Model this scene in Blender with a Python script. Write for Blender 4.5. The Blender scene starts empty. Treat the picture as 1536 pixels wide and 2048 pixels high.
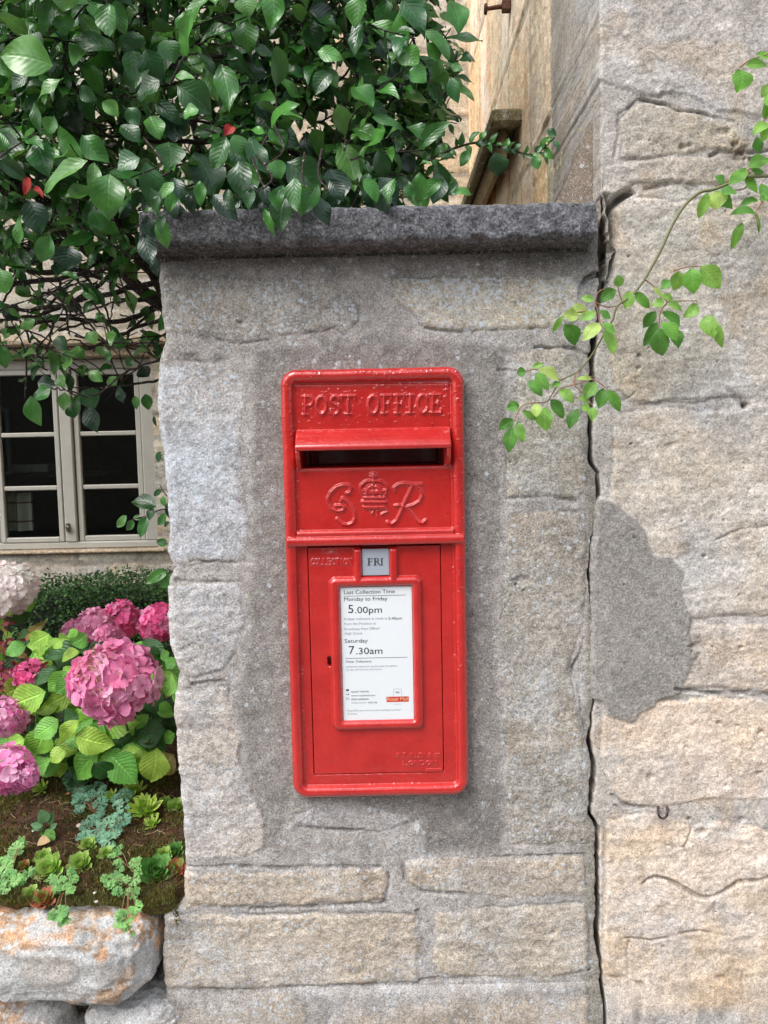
import bpy, math, random
import numpy as np
from mathutils import Vector, Matrix

random.seed(11)
RS = np.random.RandomState(5)
R = math.radians
scene = bpy.context.scene
COLL = scene.collection

# ------------------------------------------------------------------ camera
FPX = 1647.0
CAM = np.array([0.0, -1.35, 1.5])
TH, PH = R(4.9), R(1.2)
_f = np.array([0, math.cos(TH), -math.sin(TH)])
_r0 = np.array([1.0, 0, 0])
_u0 = np.cross(_r0, _f)
_r = _r0 * math.cos(PH) - _u0 * math.sin(PH)
_u = _r0 * math.sin(PH) + _u0 * math.cos(PH)
cd = bpy.data.cameras.new('camera')
cam = bpy.data.objects.new('camera', cd)
COLL.objects.link(cam)
cd.sensor_fit = 'VERTICAL'
cd.sensor_height = 36.0
cd.lens = FPX * 36.0 / 2048.0
cd.clip_start = 0.02
cd.clip_end = 500
cam.matrix_world = Matrix(((_r[0], _u[0], -_f[0], CAM[0]), (_r[1], _u[1], -_f[1], CAM[1]),
                           (_r[2], _u[2], -_f[2], CAM[2]), (0, 0, 0, 1)))
scene.camera = cam

# ------------------------------------------------------------------ overcast daylight
SUN_EL, SUN_AZ = R(58), R(205)
w = bpy.data.worlds.new('World')
scene.world = w
w.use_nodes = True
nt = w.node_tree
sky = nt.nodes.new('ShaderNodeTexSky')
sky.sky_type = 'NISHITA'
sky.sun_disc = False
sky.sun_elevation = SUN_EL
sky.sun_rotation = SUN_AZ
sky.air_density = 1.0
sky.dust_density = 4.0
sky.ozone_density = 1.0
hs = nt.nodes.new('ShaderNodeHueSaturation')
hs.inputs['Saturation'].default_value = 0.45
bg = nt.nodes['Background']
nt.links.new(sky.outputs[0], hs.inputs['Color'])
nt.links.new(hs.outputs[0], bg.inputs[0])
bg.inputs[1].default_value = 0.15
sl = bpy.data.lights.new('sun', 'SUN')
sl.energy = 1.15
sl.angle = R(35)
sl.color = (1.0, 0.995, 0.985)
so = bpy.data.objects.new('sun', sl)
COLL.objects.link(so)
# azimuth measured so that the light comes from in front of the wall, a little to the left
sd = Vector((-0.52, -0.55, 1.0)).normalized()
so.rotation_euler = sd.to_track_quat('Z', 'Y').to_euler()
sky.sun_elevation = math.asin(sd.z)
sky.sun_rotation = math.atan2(sd.x, sd.y)
scene.view_settings.view_transform = 'Standard'
scene.view_settings.look = 'None'
scene.view_settings.exposure = 0.68
scene.view_settings.gamma = 1.0
scene.cycles.max_bounces = 6
scene.cycles.diffuse_bounces = 3
scene.cycles.transparent_max_bounces = 8


# ------------------------------------------------------------------ helpers
def P(px, py, Y):
    """the world point on the upright plane y = Y seen at a place of the photograph (used to measure it)"""
    d = _f + _r * (px - 768) / FPX - _u * (py - 1024) / FPX
    t = (Y - CAM[1]) / d[1]
    return CAM + d * t


def PZ(px, py, Z):
    d = _f + _r * (px - 768) / FPX - _u * (py - 1024) / FPX
    t = (Z - CAM[2]) / d[2]
    return CAM + d * t


def proj(X, Y, Z):
    v = [X - CAM[0], Y - CAM[1], Z - CAM[2]]
    a = v[0] * _r[0] + v[1] * _r[1] + v[2] * _r[2]
    b = v[0] * _u[0] + v[1] * _u[1] + v[2] * _u[2]
    c = v[0] * _f[0] + v[1] * _f[1] + v[2] * _f[2]
    return 768 + FPX * a / c, 1024 - FPX * b / c


def lin(c):
    c = np.asarray(c, float) / 255.0
    return np.where(c <= 0.04045, c / 12.92, ((c + 0.055) / 1.055) ** 2.4)


_TAB = np.random.RandomState(77).rand(65536) * 2 - 1


def vn(x, y, z=0.0, seed=0):
    """value noise in -1..1"""
    x = np.asarray(x, float); y = np.asarray(y, float)
    xf = np.floor(x); yf = np.floor(y)
    fx = x - xf; fy = y - yf
    xi = xf.astype(np.int64) * 73856093; yi = yf.astype(np.int64) * 19349663
    fx = fx * fx * (3 - 2 * fx); fy = fy * fy * (3 - 2 * fy)
    x1 = xi + 73856093; y1 = yi + 19349663
    def layer(zi):
        zz = zi * 83492791 + seed * 50331653
        g = lambda a, b: _TAB[((a ^ b) + zz ^ ((a + b + zz) >> 9)) & 65535]
        v0 = g(xi, yi); v1 = g(x1, yi); w0 = g(xi, y1); w1 = g(x1, y1)
        v0 = v0 + (v1 - v0) * fx; w0 = w0 + (w1 - w0) * fx
        return v0 + (w0 - v0) * fy
    if np.ndim(z) == 0:
        return layer(int(math.floor(z * 13.7)) )
    zf = np.floor(z); fz = z - zf; fz = fz * fz * (3 - 2 * fz); zi = zf.astype(np.int64)
    a = layer(zi); b = layer(zi + 1)
    return a + (b - a) * fz


def fbm(x, y, z=0.0, seed=0, octv=4, gain=0.5):
    o = 0; a = 1.0; s = 0
    for k in range(octv):
        o = o + a * vn(x * 2 ** k, y * 2 ** k, (z * 2 ** k) + 7.3 * k, seed + k * 17)
        s += a; a *= gain
    return o / s


def sstep(a, b, x):
    t = np.clip((x - a) / (b - a), 0, 1)
    return t * t * (3 - 2 * t)


def poly_sd(px, py, poly):
    """signed distance to a polygon, positive inside"""
    n = len(poly)
    d = np.full(px.shape, 1e9); ins = np.zeros(px.shape, bool)
    for i in range(n):
        x0, y0 = poly[i]; x1, y1 = poly[(i + 1) % n]
        ex, ey = x1 - x0, y1 - y0
        t = np.clip(((px - x0) * ex + (py - y0) * ey) / (ex * ex + ey * ey + 1e-9), 0, 1)
        d = np.minimum(d, (px - x0 - t * ex) ** 2 + (py - y0 - t * ey) ** 2)
        if y0 != y1:
            c = ((y0 > py) != (y1 > py)) & (px < (x1 - x0) * (py - y0) / (y1 - y0) + x0)
            ins ^= c
    d = np.sqrt(d)
    return np.where(ins, d, -d)


def line_sd(px, py, pts):
    """distance to a polyline; pts may carry a width as third value -> distance minus half width"""
    d = np.full(px.shape, 1e9)
    for a, b in zip(pts[:-1], pts[1:]):
        ex, ey = b[0] - a[0], b[1] - a[1]
        t = np.clip(((px - a[0]) * ex + (py - a[1]) * ey) / (ex * ex + ey * ey + 1e-12), 0, 1)
        q = np.sqrt((px - a[0] - t * ex) ** 2 + (py - a[1] - t * ey) ** 2)
        if len(a) > 2:
            q = q - 0.5 * (a[2] + t * (b[2] - a[2]))
        d = np.minimum(d, q)
    return d


def tag(o, label=None, cat=None, group=None, kind=None):
    if label: o['label'] = label
    if cat: o['category'] = cat
    if group: o['group'] = group
    if kind: o['kind'] = kind
    return o


def empty(name, loc, label, cat, group=None):
    o = bpy.data.objects.new(name, None)
    COLL.objects.link(o)
    o.location = tuple(float(v) for v in loc)
    o.empty_display_size = 0.05
    return tag(o, label, cat, group)


def mesh_obj(name, V, Fc, mat, parent=None, loc=None, cols=None, uvs=None, attrs=None, smooth=True):
    """V Nx3 world points, Fc array of quads / tris (or a list of such arrays)"""
    V = np.asarray(V, float).reshape(-1, 3)
    if parent is not None:
        base = np.array(parent.matrix_basis.translation)
        pp = parent.parent
        while pp is not None:
            base = base + np.array(pp.matrix_basis.translation); pp = pp.parent
        off = base
    else:
        off = np.array(loc if loc is not None else (0, 0, 0), float)
    Vl = V - off
    groups = Fc if isinstance(Fc, list) else [Fc]
    groups = [np.asarray(g, np.int64) for g in groups if len(g)]
    loops = np.concatenate([g.ravel() for g in groups])
    tot = np.concatenate([np.full(len(g), g.shape[1]) for g in groups])
    start = np.concatenate([[0], np.cumsum(tot)[:-1]])
    me = bpy.data.meshes.new(name)
    me.vertices.add(len(Vl)); me.vertices.foreach_set('co', Vl.astype(np.float32).ravel())
    me.loops.add(len(loops)); me.loops.foreach_set('vertex_index', loops.astype(np.int32))
    me.polygons.add(len(tot))
    me.polygons.foreach_set('loop_start', start.astype(np.int32))
    try:
        me.polygons.foreach_set('loop_total', tot.astype(np.int32))
    except Exception:
        pass
    me.polygons.foreach_set('use_smooth', np.full(len(tot), smooth))
    me.update(calc_edges=True)
    me.validate()
    if cols is not None:
        c = np.ones((len(V), 4), np.float32); c[:, :3] = np.asarray(cols).reshape(-1, 3)
        a = me.color_attributes.new('Col', 'FLOAT_COLOR', 'POINT'); a.data.foreach_set('color', c.ravel())
    if attrs:
        for k, v in attrs.items():
            a = me.attributes.new(k, 'FLOAT', 'POINT'); a.data.foreach_set('value', np.asarray(v, np.float32).ravel())
    if uvs is not None:
        u = me.uv_layers.new(name='UVMap')
        u.data.foreach_set('uv', np.asarray(uvs, np.float32).reshape(-1, 2)[loops].ravel())
    me.materials.append(mat)
    o = bpy.data.objects.new(name, me)
    COLL.objects.link(o)
    if parent is not None:
        o.parent = parent
    else:
        o.location = tuple(off)
    return o


def grid_faces(nr, nc, flip=False):
    i = np.arange(nr - 1)[:, None] * nc + np.arange(nc - 1)[None, :]
    q = np.stack([i, i + 1, i + nc + 1, i + nc], -1).reshape(-1, 4)
    return q[:, ::-1] if flip else q


def grid_normals(Pg):
    du = np.gradient(Pg, axis=1); dv = np.gradient(Pg, axis=0)
    n = np.cross(du, dv)
    return n / (np.linalg.norm(n, axis=-1, keepdims=True) + 1e-12)


class MB:
    """collects boxes and tubes into one mesh"""
    def __init__(s): s.V = []; s.Q = []; s.n = 0
    def add(s, V, Q):
        s.V.append(np.asarray(V, float).reshape(-1, 3)); s.Q.append(np.asarray(Q) + s.n); s.n += len(s.V[-1]); return s
    def box(s, lo, hi, bev=0.0):
        lo = np.array(lo, float); hi = np.array(hi, float)
        b = min(bev, 0.49 * float((hi - lo).min()))
        if b <= 0:
            v = [[x, y, z] for x in (lo[0], hi[0]) for y in (lo[1], hi[1]) for z in (lo[2], hi[2])]
            q = [[0, 1, 3, 2], [4, 6, 7, 5], [0, 4, 5, 1], [2, 3, 7, 6], [0, 2, 6, 4], [1, 5, 7, 3]]
            return s.add(v, q)
        bm_v = []; idx = {}
        import itertools
        for c in itertools.product((0, 1), repeat=3):
            for ax in range(3):
                p = [0, 0, 0]
                for k in range(3):
                    e = (lo, hi)[c[k]][k]
                    p[k] = e if k == ax else e + (b if c[k] == 0 else -b)
                idx[(c, ax)] = len(bm_v); bm_v.append(p)
        fq = []; ft = []
        for ax in range(3):
            o1, o2 = [k for k in range(3) if k != ax]
            for sd_ in (0, 1):
                cs = []
                for (i, j) in ((0, 0), (1, 0), (1, 1), (0, 1)):
                    c = [0, 0, 0]; c[ax] = sd_; c[o1] = i; c[o2] = j; cs.append(idx[(tuple(c), ax)])
                fq.append(cs)
            for (i, j) in ((0, 0), (1, 0), (1, 1), (0, 1)):   # edges along ax
                c0 = [0, 0, 0]; c0[o1] = i; c0[o2] = j; c1 = list(c0); c1[ax] = 1
                fq.append([idx[(tuple(c0), o1)], idx[(tuple(c1), o1)], idx[(tuple(c1), o2)], idx[(tuple(c0), o2)]])
        for c in itertools.product((0, 1), repeat=3):
            a = [idx[(c, k)] for k in range(3)]
            ft.append([a[0], a[1], a[2], a[2]])
        V = np.array(bm_v)
        ctr = (lo + hi) / 2
        out = []
        for f in fq + [t[:3] for t in ft]:
            p = V[f]; n = np.cross(p[1] - p[0], p[2] - p[0])
            if np.dot(n, p.mean(0) - ctr) < 0: f = f[::-1]
            out.append(f)
        s.V.append(V); base = s.n; s.n += len(V)
        s.Q.append(np.array([f for f in out if len(f) == 4]) + base)
        s.T = getattr(s, 'T', []); s.T.append(np.array([f for f in out if len(f) == 3]) + base)
        return s
    def tube(s, pts, rad, sides=7, cap=True):
        V, Q = tube_geo(pts, rad, sides)
        return s.add(V, Q)
    def build(s, name, mat, parent=None, smooth=False, **k):
        fs = [np.concatenate(s.Q)]
        if getattr(s, 'T', None): fs.append(np.concatenate(s.T))
        return mesh_obj(name, np.concatenate(s.V), fs, mat, parent, smooth=smooth, **k)


def tube_geo(pts, rad, sides=7):
    pts = np.asarray(pts, float); n = len(pts)
    rad = np.broadcast_to(np.asarray(rad, float), (n,)) if np.ndim(rad) else np.full(n, float(rad))
    t = np.gradient(pts, axis=0); t /= np.linalg.norm(t, axis=1, keepdims=True) + 1e-12
    ref = np.array([0.13, 0.21, 0.97])
    a = np.cross(t, ref); l = np.linalg.norm(a, axis=1, keepdims=True)
    a = np.where(l < 0.15, np.cross(t, [1.0, 0.1, 0.05]), a); a /= np.linalg.norm(a, axis=1, keepdims=True)
    b = np.cross(t, a)
    th = np.linspace(0, 2 * math.pi, sides, endpoint=False)
    V = pts[:, None] + rad[:, None, None] * (a[:, None] * np.cos(th)[None, :, None] + b[:, None] * np.sin(th)[None, :, None])
    V = V.reshape(-1, 3)
    i = np.arange(n - 1)[:, None] * sides; j = np.arange(sides)[None, :]; j2 = (j + 1) % sides
    Q = np.stack([i + j, i + j2, i + sides + j2, i + sides + j], -1).reshape(-1, 4)
    c0 = len(V); V = np.concatenate([V, pts[:1], pts[-1:]])
    k = np.arange(sides); k2 = (k + 1) % sides
    Q0 = np.stack([np.full(sides, c0), k2, k, k], -1)
    Q1 = np.stack([np.full(sides, c0 + 1), (n - 1) * sides + k, (n - 1) * sides + k2, (n - 1) * sides + k2], -1)
    # end caps as thin quads folded on the centre would be degenerate: close the ends by tapering instead
    return V[:c0], Q


def smooth_path(pts, n=6, jit=0.0, rs=None):
    p = np.asarray(pts, float)
    if len(p) < 3:
        t = np.linspace(0, 1, n + 1)[:, None]; out = p[0] * (1 - t) + p[-1] * t
    else:
        q = np.concatenate([[2 * p[0] - p[1]], p, [2 * p[-1] - p[-2]]])
        out = []
        for i in range(1, len(q) - 2):
            for t in np.linspace(0, 1, n, endpoint=False):
                out.append(0.5 * ((2 * q[i]) + (-q[i - 1] + q[i + 1]) * t + (2 * q[i - 1] - 5 * q[i] + 4 * q[i + 1] - q[i + 2]) * t * t
                                  + (-q[i - 1] + 3 * q[i] - 3 * q[i + 1] + q[i + 2]) * t ** 3))
        out.append(p[-1]); out = np.array(out)
    if jit: out[1:-1] += (rs or RS).normal(0, jit, out[1:-1].shape)
    return out


# ------------------------------------------------------------------ materials
def new_mat(name):
    m = bpy.data.materials.new(name); m.use_nodes = True
    n = m.node_tree; n.nodes.clear()
    out = n.nodes.new('ShaderNodeOutputMaterial'); b = n.nodes.new('ShaderNodeBsdfPrincipled')
    n.links.new(b.outputs[0], out.inputs[0])
    return m, n, b, out


def nd(n, t, **kw):
    x = n.nodes.new(t)
    for k, v in kw.items():
        if k in x.inputs.keys(): x.inputs[k].default_value = v
        else: setattr(x, k, v)
    return x


def mixc(n, fac, a, b, mode='MIX'):
    m = n.nodes.new('ShaderNodeMix'); m.data_type = 'RGBA'; m.blend_type = mode
    for s, v in ((m.inputs[0], fac), (m.inputs[6], a), (m.inputs[7], b)):
        if isinstance(v, (int, float)): s.default_value = v
        elif isinstance(v, (tuple, list, np.ndarray)): s.default_value = tuple(v)[:3] + (1,)
        else: n.links.new(v, s)
    return m.outputs[2]


def maprange(n, v, a, b, c, d, clamp=True):
    m = n.nodes.new('ShaderNodeMapRange'); m.clamp = clamp
    n.links.new(v, m.inputs[0])
    for i, q in enumerate((a, b, c, d)): m.inputs[i + 1].default_value = q
    return m.outputs[0]


def mathn(n, op, a, b=None):
    m = n.nodes.new('ShaderNodeMath'); m.operation = op
    for i, v in enumerate((a, b)):
        if v is None: continue
        if isinstance(v, (int, float)): m.inputs[i].default_value = v
        else: n.links.new(v, m.inputs[i])
    return m.outputs[0]


def noise(n, scale, detail=4, rough=0.55, vec=None, dist=0.0):
    x = n.nodes.new('ShaderNodeTexNoise')
    x.inputs['Scale'].default_value = scale; x.inputs['Detail'].default_value = detail
    x.inputs['Roughness'].default_value = rough; x.inputs['Distortion'].default_value = dist
    if vec is not None: n.links.new(vec, x.inputs['Vector'])
    return x.outputs['Fac']


def stone_mat(name, grain=1.0, fine=330.0, speck=(0.60, 0.67, 0.74), speckscale=210.0, bumpd=0.0020, rough=0.92, attr=True, base=(0.3, 0.27, 0.23), sfac=0.95, aniso=None, salt=(0.72, 0.72, 0.71), samt=0.6):
    m, n, b, out = new_mat(name)
    tc = n.nodes.new('ShaderNodeTexCoord'); vec = tc.outputs['Object']
    if aniso:
        mp = n.nodes.new('ShaderNodeMapping'); mp.inputs['Scale'].default_value = aniso
        n.links.new(vec, mp.inputs[0]); vec = mp.outputs[0]
    if attr:
        ca = n.nodes.new('ShaderNodeAttribute'); ca.attribute_name = 'Col'; col = ca.outputs['Color']
    else:
        col = mixc(n, maprange(n, noise(n, 9, 5, 0.6, vec), 0.35, 0.65, 0, 1), tuple(0.75 * v for v in base), tuple(1.2 * v for v in base))
    n1 = noise(n, 34, 6, 0.65, vec)
    n2 = noise(n, fine, 3, 0.7, vec)
    n3 = noise(n, fine * 0.33, 3, 0.65, vec)
    col = mixc(n, 1.0, col, maprange(n, n1, 0.3, 0.7, 0.80, 1.18), 'MULTIPLY')
    col = mixc(n, 1.0, col, maprange(n, n2, 0.36, 0.64, 1 - 0.36 * grain, 1 + 0.36 * grain), 'MULTIPLY')
    col = mixc(n, 1.0, col, maprange(n, n3, 0.36, 0.64, 1 - 0.18 * grain, 1 + 0.18 * grain), 'MULTIPLY')
    # pale lichen specks where the lichen mask is high
    vo = n.nodes.new('ShaderNodeTexVoronoi'); vo.inputs['Scale'].default_value = speckscale
    n.links.new(vec, vo.inputs['Vector'])
    if attr:
        la = n.nodes.new('ShaderNodeAttribute'); la.attribute_name = 'lichen'; lv = la.outputs['Fac']
    else:
        lv = maprange(n, noise(n, 12, 3, 0.6, vec), 0.45, 0.65, 0, 0.6)
    thr = mathn(n, 'MULTIPLY', lv, 0.62)
    dots = maprange(n, mathn(n, 'SUBTRACT', thr, vo.outputs['Distance']), -0.02, 0.14, 0, 1)
    sepc = n.nodes.new('ShaderNodeSeparateColor'); n.links.new(vo.outputs['Color'], sepc.inputs[0])
    dots = mathn(n, 'MULTIPLY', dots, maprange(n, sepc.outputs[0], 0.25, 0.8, 0, sfac))
    dots = mathn(n, 'MULTIPLY', dots, maprange(n, noise(n, 75, 3, 0.6, vec), 0.42, 0.6, 0.1, 1.0))
    col = mixc(n, dots, col, speck)
    vb = n.nodes.new('ShaderNodeTexVoronoi'); vb.inputs['Scale'].default_value = speckscale * 0.42
    n.links.new(vec, vb.inputs['Vector'])
    sb = n.nodes.new('ShaderNodeSeparateColor'); n.links.new(vb.outputs['Color'], sb.inputs[0])
    big = mathn(n, 'MULTIPLY', maprange(n, vb.outputs['Distance'], 0.22, 0.42, 1, 0), maprange(n, mathn(n, 'ADD', sb.outputs[0], mathn(n, 'MULTIPLY', lv, 0.40)), 0.82, 1.02, 0, 0.85 * sfac))
    big = mathn(n, 'MULTIPLY', big, maprange(n, n2, 0.42, 0.55, 0.2, 1))
    col = mixc(n, big, col, speck)
    vs = n.nodes.new('ShaderNodeTexVoronoi'); vs.inputs['Scale'].default_value = fine * 1.35
    n.links.new(vec, vs.inputs['Vector'])
    ssp = n.nodes.new('ShaderNodeSeparateColor'); n.links.new(vs.outputs['Color'], ssp.inputs[0])
    cr = mathn(n, 'MULTIPLY', maprange(n, vs.outputs['Distance'], 0.25, 0.5, 1, 0), maprange(n, ssp.outputs[0], 0.84, 0.94, 0, samt * grain))
    col = mixc(n, cr, col, salt)
    cr = mathn(n, 'MULTIPLY', maprange(n, vs.outputs['Distance'], 0.25, 0.5, 1, 0), maprange(n, ssp.outputs[1], 0.86, 0.95, 0, 0.6 * grain))
    col = mixc(n, cr, col, (0.10, 0.09, 0.085))
    # tiny dark pits
    v2 = n.nodes.new('ShaderNodeTexVoronoi'); v2.inputs['Scale'].default_value = 120
    n.links.new(vec, v2.inputs['Vector'])
    s2 = n.nodes.new('ShaderNodeSeparateColor'); n.links.new(v2.outputs['Color'], s2.inputs[0])
    pit = mathn(n, 'MULTIPLY', maprange(n, v2.outputs['Distance'], 0.10, 0.20, 1, 0), maprange(n, s2.outputs[1], 0.86, 0.92, 0, 1))
    col = mixc(n, mathn(n, 'MULTIPLY', pit, 0.55), col, (0.05, 0.045, 0.04))
    n.links.new(col, b.inputs['Base Color'])
    b.inputs['Roughness'].default_value = rough
    b.inputs['Specular IOR Level'].default_value = 0.25
    bp = n.nodes.new('ShaderNodeBump'); bp.inputs['Strength'].default_value = 0.7; bp.inputs['Distance'].default_value = bumpd
    hsum = mathn(n, 'ADD', n2, mathn(n, 'MULTIPLY', n3, 1.3))
    hsum = mathn(n, 'ADD', hsum, mathn(n, 'MULTIPLY', noise(n, fine * 0.12, 4, 0.6, vec), 1.2))
    hsum = mathn(n, 'SUBTRACT', hsum, mathn(n, 'MULTIPLY', pit, 1.5))
    n.links.new(hsum, bp.inputs['Height']); n.links.new(bp.outputs[0], b.inputs['Normal'])
    return m


def leaf_mat(name, rough=0.38, trans=0.22, vein=0.35, veins=7.0, spec=0.5, bump=0.0006, attr='Col', veincol=1.5, ttint=(1.5, 1.7, 0.6)):
    m, n, b, out = new_mat(name)
    ca = n.nodes.new('ShaderNodeAttribute'); ca.attribute_name = attr; col = ca.outputs['Color']
    uv = n.nodes.new('ShaderNodeUVMap')
    sp = n.nodes.new('ShaderNodeSeparateXYZ'); n.links.new(uv.outputs[0], sp.inputs[0])
    ax = mathn(n, 'ABSOLUTE', mathn(n, 'SUBTRACT', sp.outputs[0], 0.5))
    mid = maprange(n, ax, 0.012, 0.05, 1, 0)
    ph_ = mathn(n, 'SUBTRACT', mathn(n, 'MULTIPLY', sp.outputs[1], veins), mathn(n, 'MULTIPLY', ax, veins * 0.62))
    fr = mathn(n, 'ABSOLUTE', mathn(n, 'SUBTRACT', mathn(n, 'FRACT', ph_), 0.5))
    side = maprange(n, fr, 0.03, 0.13, 1, 0)
    v = mathn(n, 'MAXIMUM', mid, mathn(n, 'MULTIPLY', side, 0.5))
    tc = n.nodes.new('ShaderNodeTexCoord')
    nz = noise(n, 60, 3, 0.6, tc.outputs['Object'])
    col = mixc(n, 1.0, col, maprange(n, nz, 0.3, 0.7, 0.78, 1.22), 'MULTIPLY')
    hi = mixc(n, 1.0, col, (veincol,) * 3, 'MULTIPLY')
    col = mixc(n, mathn(n, 'MULTIPLY', v, vein), col, hi)
    geo = n.nodes.new('ShaderNodeNewGeometry')
    back = mixc(n, 0.35 if ttint[2] < 1 else 0.0, col, (0.16, 0.24, 0.14))
    col = mixc(n, geo.outputs['Backfacing'], col, back)
    n.links.new(col, b.inputs['Base Color'])
    b.inputs['Roughness'].default_value = rough
    b.inputs['Specular IOR Level'].default_value = spec
    bp = n.nodes.new('ShaderNodeBump'); bp.inputs['Strength'].default_value = 0.6; bp.inputs['Distance'].default_value = bump
    hgt = mathn(n, 'SUBTRACT', mathn(n, 'MULTIPLY', fr, 1.6), mathn(n, 'MULTIPLY', mid, 1.2))
    n.links.new(mathn(n, 'ADD', hgt, mathn(n, 'MULTIPLY', noise(n, 240, 2, 0.5, tc.outputs['Object']), 0.7)), bp.inputs['Height'])
    n.links.new(bp.outputs[0], b.inputs['Normal'])
    if trans > 0:
        tr = n.nodes.new('ShaderNodeBsdfTranslucent'); n.links.new(mixc(n, 1.0, col, ttint, 'MULTIPLY'), tr.inputs[0])
        mx = n.nodes.new('ShaderNodeMixShader'); mx.inputs[0].default_value = trans
        n.links.new(b.outputs[0], mx.inputs[1]); n.links.new(tr.outputs[0], mx.inputs[2]); n.links.new(mx.outputs[0], out.inputs[0])
    return m


def plain_mat(name, col, rough=0.6, spec=0.5, var=0.12, scale=30, metal=0.0, bump=0.0, coat=0.0, bscale=None):
    m, n, b, out = new_mat(name)
    tc = n.nodes.new('ShaderNodeTexCoord')
    nz = noise(n, scale, 4, 0.6, tc.outputs['Object'])
    c = mixc(n, maprange(n, nz, 0.3, 0.7, 0, 1), tuple(v * (1 - var) for v in col), tuple(min(1, v * (1 + var)) for v in col))
    n.links.new(c, b.inputs['Base Color'])
    b.inputs['Roughness'].default_value = rough; b.inputs['Metallic'].default_value = metal
    b.inputs['Specular IOR Level'].default_value = spec
    if coat: b.inputs['Coat Weight'].default_value = coat; b.inputs['Coat Roughness'].default_value = 0.08
    if bump:
        bp = n.nodes.new('ShaderNodeBump'); bp.inputs['Strength'].default_value = 1.0; bp.inputs['Distance'].default_value = bump
        n.links.new(noise(n, bscale or scale, 3, 0.55, tc.outputs['Object']), bp.inputs['Height']); n.links.new(bp.outputs[0], b.inputs['Normal'])
    return m


M_pier = stone_mat('pier_stone')
M_house = stone_mat('house_stone', grain=0.85, speck=(0.60, 0.62, 0.62), sfac=0.5)
M_far = stone_mat('cottage_stone', grain=0.6, fine=150, speckscale=90, bumpd=0.003, sfac=0.35)
M_cope = stone_mat('coping_stone', grain=1.5, fine=260, speck=(0.36, 0.38, 0.42), speckscale=260, bumpd=0.003, sfac=0.5, salt=(0.34, 0.36, 0.40), samt=0.45)
M_boulder = stone_mat('lichened_stone', grain=0.9, speck=(0.66, 0.71, 0.74), sfac=0.8)
M_soil = stone_mat('mossy_soil', grain=1.6, fine=260, sfac=0.0, bumpd=0.004, samt=0.12, salt=(0.3, 0.22, 0.14))
M_leaf = leaf_mat('dark_glossy_leaf', rough=0.27, trans=0.14, vein=0.28, spec=0.7, bump=0.0004)
M_rose = leaf_mat('rose_leaf', rough=0.42, trans=0.30, vein=0.5)
M_hyd = leaf_mat('hydrangea_leaf', rough=0.42, trans=0.22, vein=0.55, veins=9, bump=0.0016, veincol=1.7)
M_small = leaf_mat('small_plant_leaf', rough=0.55, trans=0.2, vein=0.15)
M_petal = leaf_mat('petal', rough=0.55, trans=0.35, vein=0.15, spec=0.2, veins=5, bump=0.0003, veincol=0.85, ttint=(1.1, 1.05, 1.1))
M_bark = stone_mat('dark_bark', attr=False, base=(0.045, 0.035, 0.03), fine=220, bumpd=0.0015, sfac=0.15)
M_stem = plain_mat('green_stem', (0.16, 0.17, 0.07), 0.55, scale=60)
M_twig = plain_mat('pinkish_twig', (0.30, 0.16, 0.09), 0.55, scale=60)
M_straw = plain_mat('straw', (0.36, 0.27, 0.15), 0.8, scale=60)
M_moss = plain_mat('moss', (0.075, 0.065, 0.018), 0.9, var=0.7, scale=14)

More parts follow.
